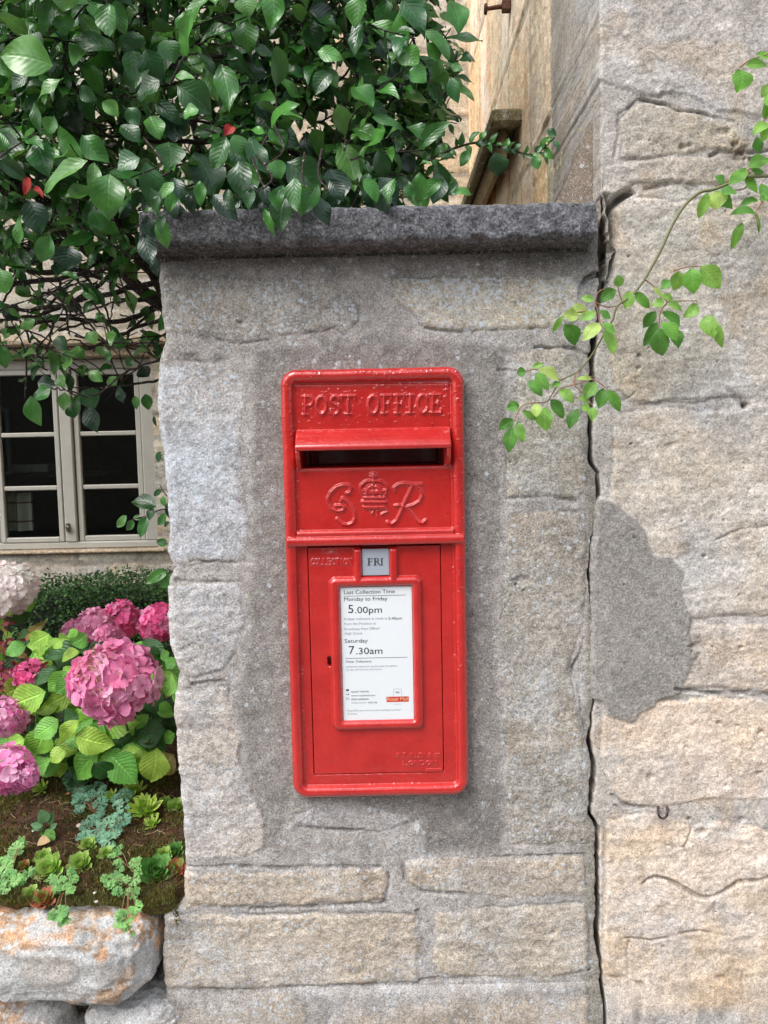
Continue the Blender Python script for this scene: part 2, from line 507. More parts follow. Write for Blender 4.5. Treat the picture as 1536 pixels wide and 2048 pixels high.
# ------------------------------------------------------------------ stonework fields
def wall_fields(px, py, X, Z, stones, mortar_col, seed=0, jitter=6.0, scale=1.0, wb=(1, 1, 1)):
    """stones: (poly, sRGB, relief mm, rough mm, lichen). returns height (m), colour, lichen"""
    jx = jitter * fbm(px / 42, py / 42, 0, seed + 1, 4); jy = jitter * fbm(px / 42, py / 42, 0, seed + 2, 4)
    qx, qy = px + jx, py + jy
    h = 0.0011 * fbm(X * 60, Z * 60, 0, seed + 3, 4) + 0.0014 * fbm(X * 14, Z * 14, 0, seed + 4, 3)
    big = fbm(X * 7, Z * 7, 0, seed + 5, 3)
    col = 1.06 * lin(mortar_col)[None, None, :] * (1 + 0.13 * big + 0.10 * fbm(X * 33, Z * 33, 0, seed + 6, 3))[..., None]
    lich = np.full(px.shape, 0.30) + 0.25 * fbm(X * 12, Z * 12, 0, seed + 7, 3)
    for k, st in enumerate(stones):
        poly, c, rel, rg, li = st[:5]
        pa = np.array(poly, float)
        lo = pa.min(0) - 25; hi = pa.max(0) + 25
        rr = np.where(((qx > lo[0]) & (qx < hi[0]) & (qy > lo[1]) & (qy < hi[1])))
        if len(rr[0]) == 0: continue
        sx, sy = qx[rr], qy[rr]; x_, z_ = X[rr], Z[rr]
        d = poly_sd(sx, sy, poly) / 1220.0 * scale
        sm_ = fbm(x_ * 26, z_ * 26, k * 1.1, seed + 21, 4)
        bw = (st[5] if len(st) > 5 else 2.5) / 1220.0
        m = sstep(-0.0012, bw, d - 0.006 * sstep(0.0, 0.5, sm_))
        # rock face: bedding planes run level
        bed = fbm(x_ * 9, z_ * 42, k * 3.1, seed + 11, 4)
        lump = fbm(x_ * 16, z_ * 20, k * 1.7, seed + 12, 4)
        ridg = 1 - np.abs(fbm(x_ * 13, z_ * 46, k * 2.3, seed + 13, 4)) * 2.2
        hh = 0.5 * rel * 1e-3 * sstep(0, 0.008, d) + 0.78 * rg * 1e-3 * (0.75 * bed + 1.0 * lump + 0.45 * ridg - 0.2)
        hh += 0.0012 * fbm(x_ * 120, z_ * 120, 0, seed + 14, 3)
        # shadowed open joint along part of the edge
        along = fbm(x_ * 10, z_ * 10, 5.0 + k, seed + 15, 2)
        lower = sstep(-0.1, 0.45, along + 0.15)
        gro = (0.3 + 1.2 * lower) * 1e-3 * np.exp(-((d + 0.0006) / 0.0018) ** 2) * (0.1 + 0.9 * sstep(-0.1, 0.4, along))
        h[rr] = h[rr] * (1 - m) + hh * m - gro
        t = fbm(x_ * 11, z_ * 16, k + 0.3, seed + 16, 4); t2 = fbm(x_ * 24, z_ * 40, k + 9.3, seed + 17, 4)
        base = 1.10 * (lin(c) * np.array([0.985, 1.0, 1.04]))[None, :] * (1 + 0.16 * t + 0.14 * t2)[:, None]
        tint = 0.10 * fbm(x_ * 8, z_ * 9, k + 4.3, seed + 18, 3)
        base = base * np.stack([1 + tint, 1 + 0.2 * tint, 1 - tint], -1)
        col[rr] = col[rr] * (1 - m[:, None]) + base * m[:, None]
        # dirt caught in the joint
        dk = 0.25 * np.exp(-((d) / 0.003) ** 2) * sstep(-0.2, 0.3, along)
        col[rr] *= (1 - dk)[:, None]
        lich[rr] = lich[rr] * (1 - m) + (li + 0.45 * fbm(x_ * 13, z_ * 13, k, seed + 19, 3)) * m
    ws = 0.42 * sstep(-0.25, 0.5, fbm(X * 5.5, Z * 7.5, 0, seed + 31, 4))[..., None]
    mc = (1.06 * lin(mortar_col) * 0.55 + col.reshape(-1, 3).mean(0) * 0.45)
    col = col * (1 - ws) + mc * ws
    dirt = sstep(0.15, 0.6, fbm(X * 24, Z * 28, 0, seed + 32, 4)) * 0.22
    pale = sstep(0.15, 0.6, fbm(X * 19, Z * 23, 0, seed + 33, 4)) * 0.25
    col = col * (1 - dirt[..., None]); col = col * (1 - pale[..., None]) + lin((206, 208, 208)) * pale[..., None]
    return h, col * np.array(wb), np.clip(lich + .4 * pale, 0, 1.2)


def groove(h, px, py, pts, depth, soft=1.0, jit=3.0, seed=90, col=None, dark=0.0, gsc=0.55):
    a = np.array([p[:2] for p in pts], float); lo = a.min(0) - 26; hi = a.max(0) + 26
    rr = np.where((px > lo[0]) & (px < hi[0]) & (py > lo[1]) & (py < hi[1]))
    if len(rr[0]) == 0: return
    x, y = px[rr], py[rr]
    jx = jit * fbm(x / 18, y / 18, 0, seed, 3); jy = jit * fbm(x / 18, y / 18, 0, seed + 1, 3)
    d = line_sd(x + jx, y + jy, pts)
    m = sstep(soft * 1.8, -soft * 0.6, d) * (0.30 + 0.70 * sstep(-0.35, 0.25, fbm(x / 26, y / 26, 0, seed + 5, 3)))
    h[rr] -= gsc * depth * m
    if col is not None and dark: col[rr] *= (1 - dark * m)[..., None]


def pits(h, px, py, lst, seed=50):
    for (x, y, r, dp) in lst:
        rr = np.where((np.abs(px - x) < 2.5 * r) & (np.abs(py - y) < 2.5 * r))
        if len(rr[0]) == 0: continue
        ax, ay = px[rr], py[rr]
        jx = 0.35 * r * fbm(ax / 7, ay / 7, 0, seed, 2)
        d = np.hypot(ax - x + jx, (ay - y) * 1.25 + jx)
        h[rr] -= dp * sstep(r, r * 0.3, d)


# gap between the garden wall's pier and the house wall: (px, py, width)
GAP = [(1199, -3000, 5), (1199, 380, 5), (1204, 440, 12), (1207, 500, 16), (1201, 560, 9), (1199, 640, 7), (1190, 680, 13), (1186, 740, 9), (1180, 850, 8),
       (1180, 920, 9), (1192, 945, 8), (1196, 985, 8), (1191, 1030, 5), (1187, 1080, 7), (1183, 1150, 10), (1181, 1200, 8), (1183, 1225, 4),
       (1185, 1300, 3), (1187, 1400, 3), (1180, 1480, 4), (1185, 1520, 6), (1184, 1570, 7), (1181, 1630, 5), (1195, 1655, 5), (1193, 1730, 6),
       (1195, 1790, 6), (1197, 1860, 7), (1198, 1910, 5), (1200, 1945, 4), (1205, 2000, 4), (1210, 2048, 4), (1210, 4000, 4)]
LEFT = [(318, -500), (326, 500), (318, 530), (316, 560), (320, 620), (330, 680), (318, 720), (313, 800), (316, 860), (325, 900), (330, 960), (338, 1050), (334, 1100),
        (345, 1140), (335, 1160), (336, 1230), (340, 1290), (357, 1340), (352, 1380), (349, 1430), (352, 1500), (358, 1560), (366, 1620), (368, 1700),
        (368, 1780), (371, 1812), (350, 1822), (330, 1838), (326, 1900), (330, 1960), (332, 2010), (336, 2060), (336, 4000)]


def edge_x(zs, line, side=0.0, seed=3, amp=0.0012):
    """world x on the plane y=0 for each height z along a measured edge"""
    # to world
    W = np.array([[*P(p[0] + (side * (1.15 if p[1] < 1220 else 1.75) * p[2] / 2 if len(p) > 2 else 0), p[1], 0.0)[[0, 2]]] for p in line if -2000 < p[1] < 3600])
    o = np.argsort(W[:, 1]); W = W[o]
    zs = np.asarray(zs, float)
    x = np.interp(zs, W[:, 1], W[:, 0])
    if len(line[0]) > 2:
        x = x + (0.0040 * fbm(zs * 17, zs * 0 + 2.1, 0, 900, 4) + 0.0022 * fbm(zs * 75, zs * 0 + 4.1, 0, 901, 3)) * sstep(1.9, 1.8, zs)
    return x + amp * fbm(zs * 55, zs * 0 + 3.3, 0, seed, 3) + 0.0006 * fbm(zs * 230, zs * 0 + 1.3, 0, seed + 5, 2)


def wrapped_wall(name, zs, XL, XR, nfront, fieldfn, mat, parent, rl=0.012, depth=0.34, rr_=0.0022, depthR=0.3, right_wrap=True, xfar=None):
    """front face between two ragged edges, rounded arrises, faces turned back into depth"""
    nz = len(zs)
    cols_x = []; cols_y = []; cols_nx = []; cols_ny = []
    def addc(x, y, nx, ny):
        cols_x.append(x); cols_y.append(np.full(nz, y)); cols_nx.append(np.full(nz, nx)); cols_ny.append(np.full(nz, ny))
    for t in np.linspace(1, 0, 14)[:-1] ** 1.6:
        addc(XL, rl + t * depth, -1, 0)
    for a in np.linspace(math.pi / 2, 0, 7)[:-1]:
        addc(XL + rl - rl * math.sin(a), rl - rl * math.cos(a), -math.sin(a), -math.cos(a))
    u = np.linspace(0, 1, nfront)
    if xfar is not None:
        uu = xfar
        for x in uu: addc(XL + rl + x, 0.0, 0, -1)
    else:
        for t in u: addc((XL + rl) * (1 - t) + (XR - rr_) * t, 0.0, 0, -1)
        for a in np.linspace(0, math.pi / 2, 5)[1:]:
            addc(XR - rr_ + rr_ * math.sin(a), rr_ - rr_ * math.cos(a), math.sin(a), -math.cos(a))
        for t in np.linspace(0, 1, 8)[1:] ** 1.6:
            addc(XR, rr_ + t * depthR, 1, 0)
    Xg = np.stack(cols_x, 1); Yg = np.stack(cols_y, 1); NX = np.stack(cols_nx, 1); NY = np.stack(cols_ny, 1)
    Zg = np.repeat(zs[:, None], Xg.shape[1], 1)
    px, py = proj(Xg, 0 * Xg, Zg)
    h, col, li = fieldfn(px, py, Xg + Yg * 0.7, Zg)
    Pg = np.stack([Xg + NX * h, Yg + NY * h, Zg], -1)
    return mesh_obj(name, Pg, grid_faces(*Xg.shape), mat, parent, cols=col, attrs={'lichen': li})

# ------------------------------------------------------------------ the pier of the garden wall
PIER = [
    ([(322, 566), (345, 553), (600, 557), (690, 575), (715, 612), (718, 645), (690, 668), (640, 662), (560, 672), (480, 686), (420, 670), (322, 668)], (166, 158, 144), 3.0, 1.6, 0.8),
    ([(786, 556), (1140, 552), (1162, 580), (1158, 648), (1120, 655), (900, 662), (852, 655), (822, 622), (784, 600)], (186, 174, 152), 3.0, 1.5, 1.0),
    ([(290, 724), (462, 722), (492, 748), (500, 800), (484, 860), (494, 930), (486, 1000), (500, 1060), (492, 1124), (400, 1127), (290, 1132)], (188, 184, 178), 1.6, 1.2, 0.95, 16),
    ([(290, 1162), (478, 1166), (494, 1230), (474, 1300), (444, 1342), (385, 1358), (300, 1330)], (192, 185, 176), 3.0, 2.4, 0.6),
    ([(300, 1380), (458, 1372), (462, 1430), (482, 1480), (482, 1530), (532, 1640), (530, 1700), (480, 1720), (300, 1726)], (194, 184, 172), 3.0, 2.6, 0.5),
    ([(582, 1628), (660, 1606), (700, 1604), (828, 1618), (836, 1638), (760, 1664), (680, 1660), (594, 1650)], (168, 160, 150), 2.0, 1.5, 0.4),
    ([(300, 1742), (560, 1742), (770, 1735), (778, 1750), (770, 1800), (560, 1812), (300, 1816)], (184, 166, 142), 4.0, 1.8, 0.5),
    ([(812, 1716), (1168, 1711), (1176, 1790), (1000, 1798), (870, 1784), (816, 1768)], (182, 166, 144), 3.5, 1.6, 0.6),
    ([(300, 1830), (560, 1828), (828, 1828), (840, 1900), (836, 1964), (700, 1970), (450, 1980), (300, 1975)], (190, 175, 154), 4.5, 2.4, 0.6),
    ([(864, 1822), (1174, 1806), (1182, 1935), (1100, 1958), (868, 1955)], (192, 177, 154), 4.0, 2.4, 0.4),
    ([(300, 2020), (470, 2006), (560, 1992), (604, 1998), (616, 2020), (606, 2200), (300, 2200)], (172, 160, 142), 4.5, 2.6, 0.8),
    ([(655, 2020), (850, 2006), (960, 2008), (1182, 2000), (1184, 2200), (655, 2200)], (180, 165, 145), 4.0, 2.4, 0.5),
    ([(1030, 702), (1100, 694), (1148, 696), (1165, 735), (1168, 860), (1178, 985), (1150, 998), (1090, 992), (1016, 996), (1010, 880), (1030, 800)], (172, 161, 142), 3.0, 1.7, 0.5),
    ([(1016, 1032), (1080, 1022), (1168, 1022), (1176, 1100), (1165, 1250), (1135, 1335), (1150, 1400), (1168, 1500), (1178, 1688), (1020, 1690), (1010, 1500), (1004, 1300), (1012, 1100)], (165, 153, 134), 2.6, 1.5, 0.6),
    # below the picture
    ([(300, 2230), (800, 2230), (800, 2420), (300, 2420)], (172, 158, 140), 4, 2, .5), ([(840, 2230), (1190, 2230), (1190, 2420), (840, 2420)], (172, 158, 140), 4, 2, .5),
    ([(300, 2450), (600, 2450), (600, 2680), (300, 2680)], (172, 158, 140), 4, 2, .5), ([(640, 2450), (1190, 2450), (1190, 2680), (640, 2680)], (172, 158, 140), 4, 2, .5),
]
PATCH = [(500, 700), (760, 668), (1020, 690), (1022, 790), (1000, 900), (1004, 1020), (996, 1200), (1000, 1480), (1012, 1705), (850, 1712), (832, 1640), (700, 1608), (590, 1612), (560, 1700), (535, 1705), (500, 1560), (470, 1400), (500, 1250), (505, 1000), (500, 800)]


def pier_field(px, py, X, Z):
    h, col, li = wall_fields(px, py, X, Z, PIER, (170, 163, 155), seed=10, wb=(0.94, 0.965, 1.02))
    # smooth newer cement round the box, with its own sandy grain
    jx = 14 * fbm(px / 60, py / 60, 0, 33, 4)
    d = poly_sd(px + jx, py + jx, PATCH)
    m = sstep(-6, 14, d)
    pc = lin((144, 140, 136))[None, None, :] * (1 + 0.10 * fbm(X * 9, Z * 9, 0, 34, 4) + 0.06 * fbm(X * 40, Z * 40, 0, 35, 3))[..., None]
    col = col * (1 - m[..., None]) + pc * m[..., None]
    li = li * (1 - m) + (0.16 + 0.12 * fbm(X * 20, Z * 20, 0, 36, 3)) * m
    # darker cement close to the box and lower right
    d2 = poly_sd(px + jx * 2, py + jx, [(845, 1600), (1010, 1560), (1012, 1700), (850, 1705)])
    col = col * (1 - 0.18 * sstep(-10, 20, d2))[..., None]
    # darker brown band with olive blotches on the courses below the coping
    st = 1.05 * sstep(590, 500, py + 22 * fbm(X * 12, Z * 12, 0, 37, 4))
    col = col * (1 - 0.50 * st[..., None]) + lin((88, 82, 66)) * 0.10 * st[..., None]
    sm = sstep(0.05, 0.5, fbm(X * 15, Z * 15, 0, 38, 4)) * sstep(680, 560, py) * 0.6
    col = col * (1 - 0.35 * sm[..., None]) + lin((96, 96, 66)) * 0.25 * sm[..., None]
    # cement squeezed over the joints by the house: pale strip
    d3 = sstep(1165, 1180, px + 6 * fbm(X * 30, Z * 30, 0, 39, 3)) * sstep(640, 700, py)
    col = col * (1 - d3[..., None]) + lin((146, 141, 132)) * d3[..., None] * (1 + 0.1 * fbm(X * 50, Z * 50, 0, 40, 2))[..., None]
    # bluish lichen bloom on the tall stone
    bl = sstep(0.0, 0.6, fbm(X * 16, Z * 11, 0, 41, 4)) * sstep(505, 470, px + 12 * fbm(X * 40, Z * 40, 0, 45, 3)) * (0.35 + 0.65 * sstep(1180, 1040, py)) * sstep(700, 740, py)
    col = col * (1 - 0.30 * bl[..., None]) + lin((190, 202, 208)) * 0.30 * bl[..., None]
    for (pts, dp, s) in [
        ([(1160, 600, 3), (1160, 575, 6), (1172, 558, 9), (1190, 550, 10), (1200, 549, 10)], 0.016, 1.4),
        ([(1168, 1275, 2), (1163, 1305, 3), (1143, 1335, 3.5), (1156, 1368, 4), (1160, 1405, 4), (1172, 1470, 5), (1180, 1500, 4)], 0.010, 1.2),
        ([(480, 688, 3), (540, 678, 4), (600, 668, 3), (625, 664, 2)], 0.005, 1.2), ([(630, 668, 2), (668, 655, 3), (690, 648, 2)], 0.004, 1.2),
        ([(380, 672, 5), (420, 676, 7), (470, 686, 4)], 0.005, 2.0), ([(345, 712, 12), (410, 718, 14), (455, 714, 8)], 0.004, 3.0),
        ([(850, 655, 4), (900, 664, 5), (1000, 660, 4), (1100, 655, 4), (1120, 648, 3)], 0.006, 1.3),
        ([(1070, 695, 3), (1150, 697, 6), (1168, 712, 8), (1182, 712, 8)], 0.008, 1.4),
        ([(995, 740, 4), (1015, 739, 3), (1030, 741, 2)], 0.004, 1.0),
        ([(380, 1122, 3), (470, 1124, 4), (505, 1122, 5)], 0.006, 1.2), ([(350, 1160, 5), (400, 1164, 4), (480, 1163, 3)], 0.005, 1.5),
        ([(385, 1368, 5), (440, 1362, 6), (460, 1366, 3)], 0.006, 1.6),
        ([(360, 1302, 5), (385, 1292, 8), (405, 1296, 3)], 0.004, 2.5),
        ([(1016, 998, 4), (1100, 992, 5), (1150, 1002, 4)], 0.005, 1.5), ([(1000, 1240, 2), (1020, 1190, 2)], 0.003, 1),
        ([(590, 1652, 4), (680, 1660, 5), (730, 1660, 3)], 0.005, 1.6), ([(368, 1734, 3), (530, 1733, 6), (560, 1736, 7), (760, 1733, 4)], 0.006, 1.5),
        ([(776, 1745, 4), (778, 1775, 6), (768, 1803, 4)], 0.007, 1.3), ([(806, 1728, 6), (810, 1762, 5), (845, 1783, 5), (930, 1788, 5)], 0.007, 1.4),
        ([(500, 1818, 5), (640, 1812, 6), (770, 1806, 5)], 0.008, 1.3), ([(835, 1822, 7), (842, 1845, 8), (846, 1880, 4)], 0.009, 1.3),
        ([(840, 1960, 4), (900, 1957, 5), (1000, 1952, 3)], 0.006, 1.5), ([(330, 1978, 5), (480, 1982, 4), (620, 1972, 3), (830, 1966, 3)], 0.004, 2.0),
        ([(335, 2018, 6), (450, 2016, 6), (520, 2012, 5), (545, 1998, 4), (570, 1988, 5), (595, 1996, 8), (604, 2010, 4)], 0.008, 1.4),
        ([(690, 2012, 3), (830, 2004, 5), (900, 2000, 3)], 0.006, 1.3), ([(960, 2005, 4), (1080, 2002, 5), (1175, 1985, 6)], 0.006, 1.4),
        ([(1010, 1712, 3), (1170, 1708, 2)], 0.003, 1.2), ([(800, 560, 2), (815, 556, 4), (830, 556, 2)], 0.004, 1.0),
    ]:
        groove(h, px, py, pts, dp, s, seed=60 + int(pts[0][0]) % 23, col=col, dark=0.25)
    pits(h, px, py, [(480, 645, 8, .006), (1032, 1169, 4, .006), (1040, 1160, 17, .0025), (1030, 1163, 10, .002), (435, 572, 4, .003), (465, 575, 4, .003), (752, 1986, 4, .006), (1105, 1865, 10, .003),
                       (1164, 1680, 4, .004), (348, 1136, 4, .004), (600, 720, 3, .002), (700, 560, 3, .003), (1046, 1182, 5, .004), (862, 1680, 5, .003),
                       (340, 1008, 3, .003), (1020, 925, 3, .004), (1140, 1990, 4, .005), (1178, 1940, 4, .006)])
    for (x, y, r) in [(628, 722, 5), (676, 727, 6), (700, 711, 3), (717, 722, 3.5), (632, 716, 2), (672, 736, 3), (752, 716, 3), (834, 1654, 7), (600, 1560, 3), (1030, 770, 2.5), (985, 1560, 4), (950, 1430, 3), (980, 800, 3), (965, 1400, 2.5)]:
        d = np.hypot(px - x, py - y) + 1.5 * fbm(px / 4, py / 4, 0, 44, 2); ring = sstep(r, r - 1.5, d) * (1 - 0.5 * sstep(r * .5, r * .2, d))
        col = col * (1 - .7 * ring[..., None]) + lin((222, 226, 228)) * .7 * ring[..., None]
    pk = (X > -0.150) & (X < 0.120) & (Z > 0.925) & (Z < 1.600)
    h = np.where(pk, -0.20, h)
    # the new patch is broken away with a sharp left edge near the box
    groove(h, px, py, [(562, 1200, 1.5), (563, 1250, 2), (562, 1280, 1.5)], 0.002, 1.0, seed=77)
    return h, col, li


def dens(lo, hi, step, far_lo, far_hi, fstep):
    a = np.arange(far_lo, lo, fstep) if far_lo < lo else np.array([])
    b = np.arange(lo, hi, step)
    c = np.arange(hi, far_hi + 1e-6, fstep) if far_hi > hi else np.array([])
    return np.concatenate([a, b, c])


garden_wall = empty('garden_wall', (0, 0.17, 0), 'weathered stone garden wall pier, patched with cement, holding the red post box', 'wall')
zs = dens(0.56, 1.86, 0.002, -0.02, 1.86, 0.02)
XLp = edge_x(zs, LEFT); XRp = edge_x(zs, GAP, -1.0, seed=9, amp=0.0022)
wrapped_wall('masonry', zs, XLp, XRp, 350, pier_field, M_pier, garden_wall)


# coping slab
def coping():
    zt = P(760, 411, -0.06)[2]; zb = P(760, 482, -0.06)[2]
    x0 = P(276, 450, -0.06)[0]; x1 = P(1193, 450, -0.06)[0]
    pr = [(0.40, zb - 0.02), (0.40, zt - 0.02), (0.39, zt - 0.004)]
    pr += [(y, zt + (0.004 if y > 0 else 0)) for y in np.linspace(0.37, -0.045, 60)]
    for a in np.linspace(90, 0, 5)[1:]: pr.append((-0.052 - 0.008 * math.cos(R(a)), zt - 0.008 + 0.008 * math.sin(R(a))))
    for z in np.linspace(zt - 0.012, zb + 0.008, 22): pr.append((-0.0605, z))
    for a in np.linspace(0, -90, 5)[1:]: pr.append((-0.0555 - 0.005 * math.cos(R(a)), zb + 0.005 + 0.005 * math.sin(R(a))))
    for y in np.linspace(-0.05, -0.030, 8): pr.append((y, zb))
    for t in np.linspace(0, 1, 10)[1:]: pr.append((-0.030 + 0.026 * t, zb - 0.004 * t))
    for z in np.linspace(zb - 0.006, zb - 0.010, 3): pr.append((-0.004, z))
    pr.append((0.02, zb - 0.011)); pr.append((0.40, zb - 0.011))
    pr = np.array(pr)
    xs = np.concatenate([[x0 + 0.012, x0 + 0.004, x0 + 0.001], np.arange(x0 + 0.003, x1 - 0.004, 0.0025), [x1 - 0.003, x1 - 0.001, x1]])
    X = np.repeat(xs[:, None], len(pr), 1); Y = np.repeat(pr[None, :, 0], len(xs), 0).copy(); Z = np.repeat(pr[None, :, 1], len(xs), 0).copy()
    # the left end of the slab is closed by drawing its first rings together
    for i, s in ((0, 0.0), (1, 0.93), (2, 0.985)):
        Y[i] = 0.17 + (Y[i] - 0.17) * s; Z[i] = (zt + zb) / 2 + (Z[i] - (zt + zb) / 2) * s
    Pg = np.stack([X, Y, Z], -1); N = grid_normals(Pg)
    # orient outwards
    s = np.sign((N[:, :, 1] * (Y - 0.17) + N[:, :, 2] * (Z - (zt + zb) / 2)).sum())
    N *= s
    a = fbm(X * 55, Y * 55, Z * 55, 200, 4); b = fbm(X * 150, Y * 150, Z * 150, 201, 3); c = fbm(X * 12, Y * 12, Z * 12, 202, 3)
    h = 0.0022 * a + 0.0016 * b + 0.0022 * c
    h[:3] = 0
    # chips along the lower arris
    ar = np.exp(-((Z - zb) / 0.005) ** 2) * (Y < -0.04)
    h -= 0.007 * ar * sstep(0.05, 0.45, fbm(X * 38, Z * 9, 0, 203, 3))
    Pg = Pg + N * h[..., None]
    base = lin((104, 105, 109))
    col = base * (1 + 0.30 * a + 0.45 * b)[..., None]
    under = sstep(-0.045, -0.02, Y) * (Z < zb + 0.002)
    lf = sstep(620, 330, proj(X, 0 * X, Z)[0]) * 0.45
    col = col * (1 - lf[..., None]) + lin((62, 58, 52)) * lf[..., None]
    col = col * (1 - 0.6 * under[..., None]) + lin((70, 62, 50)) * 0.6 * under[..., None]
    li = 0.55 + 0.6 * b
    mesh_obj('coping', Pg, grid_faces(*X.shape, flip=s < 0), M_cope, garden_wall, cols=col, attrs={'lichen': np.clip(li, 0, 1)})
coping()

# ------------------------------------------------------------------ the house on the right
HOUSE = [
    ([(1150, -420), (1900, -420), (1900, 190), (1536, 236), (1440, 228), (1372, 196), (1275, 190), (1215, 170), (1150, 150)], (182, 171, 158), 6.0, 2.0, 0.45),
    ([(1236, 236), (1275, 199), (1330, 210), (1384, 226), (1440, 238), (1470, 250), (1500, 290), (1480, 305), (1400, 300), (1300, 318), (1240, 316)], (170, 158, 140), 5.0, 2.8, 0.6),
    ([(1212, 330), (1260, 318), (1400, 310), (1536, 316), (1536, 352), (1400, 372), (1345, 366), (1270, 366), (1240, 395), (1206, 398)], (178, 164, 146), 5.0, 2.2, 0.5),
    ([(1226, 425), (1262, 395), (1300, 392), (1360, 402), (1900, 380), (1900, 792), (1430, 800), (1270, 810), (1232, 780), (1216, 700), (1224, 640), (1222, 560), (1232, 480)], (182, 169, 151), 5.0, 2.4, 0.55),
    ([(1226, 836), (1300, 812), (1440, 820), (1536, 806), (1900, 806), (1900, 1224), (1500, 1232), (1390, 1236), (1330, 1230), (1222, 1236), (1214, 1000)], (190, 177, 160), 4.6, 2.6, 0.5),
    ([(1224, 1246), (1400, 1244), (1536, 1246), (1900, 1246), (1900, 1384), (1536, 1386), (1440, 1378), (1380, 1374), (1220, 1380)], (196, 178, 158), 4.6, 2.2, 0.35),
    ([(1202, 1405), (1380, 1392), (1536, 1398), (1900, 1398), (1900, 1600), (1520, 1606), (1400, 1604), (1290, 1618), (1240, 1604), (1212, 1560), (1200, 1500)], (206, 185, 163), 5.5, 2.0, 0.25),
    ([(1212, 1640), (1290, 1622), (1330, 1628), (1380, 1652), (1460, 1640), (1536, 1655), (1900, 1650), (1900, 2010), (1536, 2022), (1400, 2026), (1290, 2034), (1240, 2020), (1214, 1990), (1204, 1850)], (210, 188, 164), 5.0, 2.4, 0.15),
    ([(1235, 2044), (1900, 2030), (1900, 2230), (1235, 2240)], (186, 174, 158), 5, 2.4, 0.6),
    ([(1235, 2260), (1900, 2260), (1900, 2500), (1235, 2500)], (190, 174, 154), 5, 2.4, 0.4), ([(1235, 2530), (1900, 2530), (1900, 2800), (1235, 2800)], (190, 174, 154), 5, 2.4, 0.4),
]
_y = [-420, -800, -1150, -1500, -1900, -2300]
for k in range(5):
    x0 = 1205
    while x0 < 4500:
        x1 = x0 + RS.uniform(350, 800); y0, y1 = _y[k + 1] + 12, _y[k] - 12
        HOUSE.append(([(x0, y0), (x1 - 20, y0), (x1 - 20, y1), (x0, y1)], (180, 165, 145), 5, 2.5, .4)); x0 = x1
_y = [-420, 220, 360, 790, 1236, 1390, 1620, 2030, 2240, 2510, 2800]
for k in range(10):
    x0 = 1925
    while x0 < 4500:
        x1 = x0 + RS.uniform(350, 800); y0, y1 = _y[k] + 12, _y[k + 1] - 12
        HOUSE.append(([(x0, y0), (x1 - 20, y0), (x1 - 20, y1), (x0, y1)], (190, 172, 150), 5, 2.5, .4)); x0 = x1
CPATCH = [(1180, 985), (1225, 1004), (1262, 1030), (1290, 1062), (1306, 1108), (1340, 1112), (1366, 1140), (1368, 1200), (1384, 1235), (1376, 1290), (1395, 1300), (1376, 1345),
          (1362, 1378), (1318, 1400), (1285, 1425), (1262, 1444), (1215, 1434), (1200, 1400), (1180, 1395)]


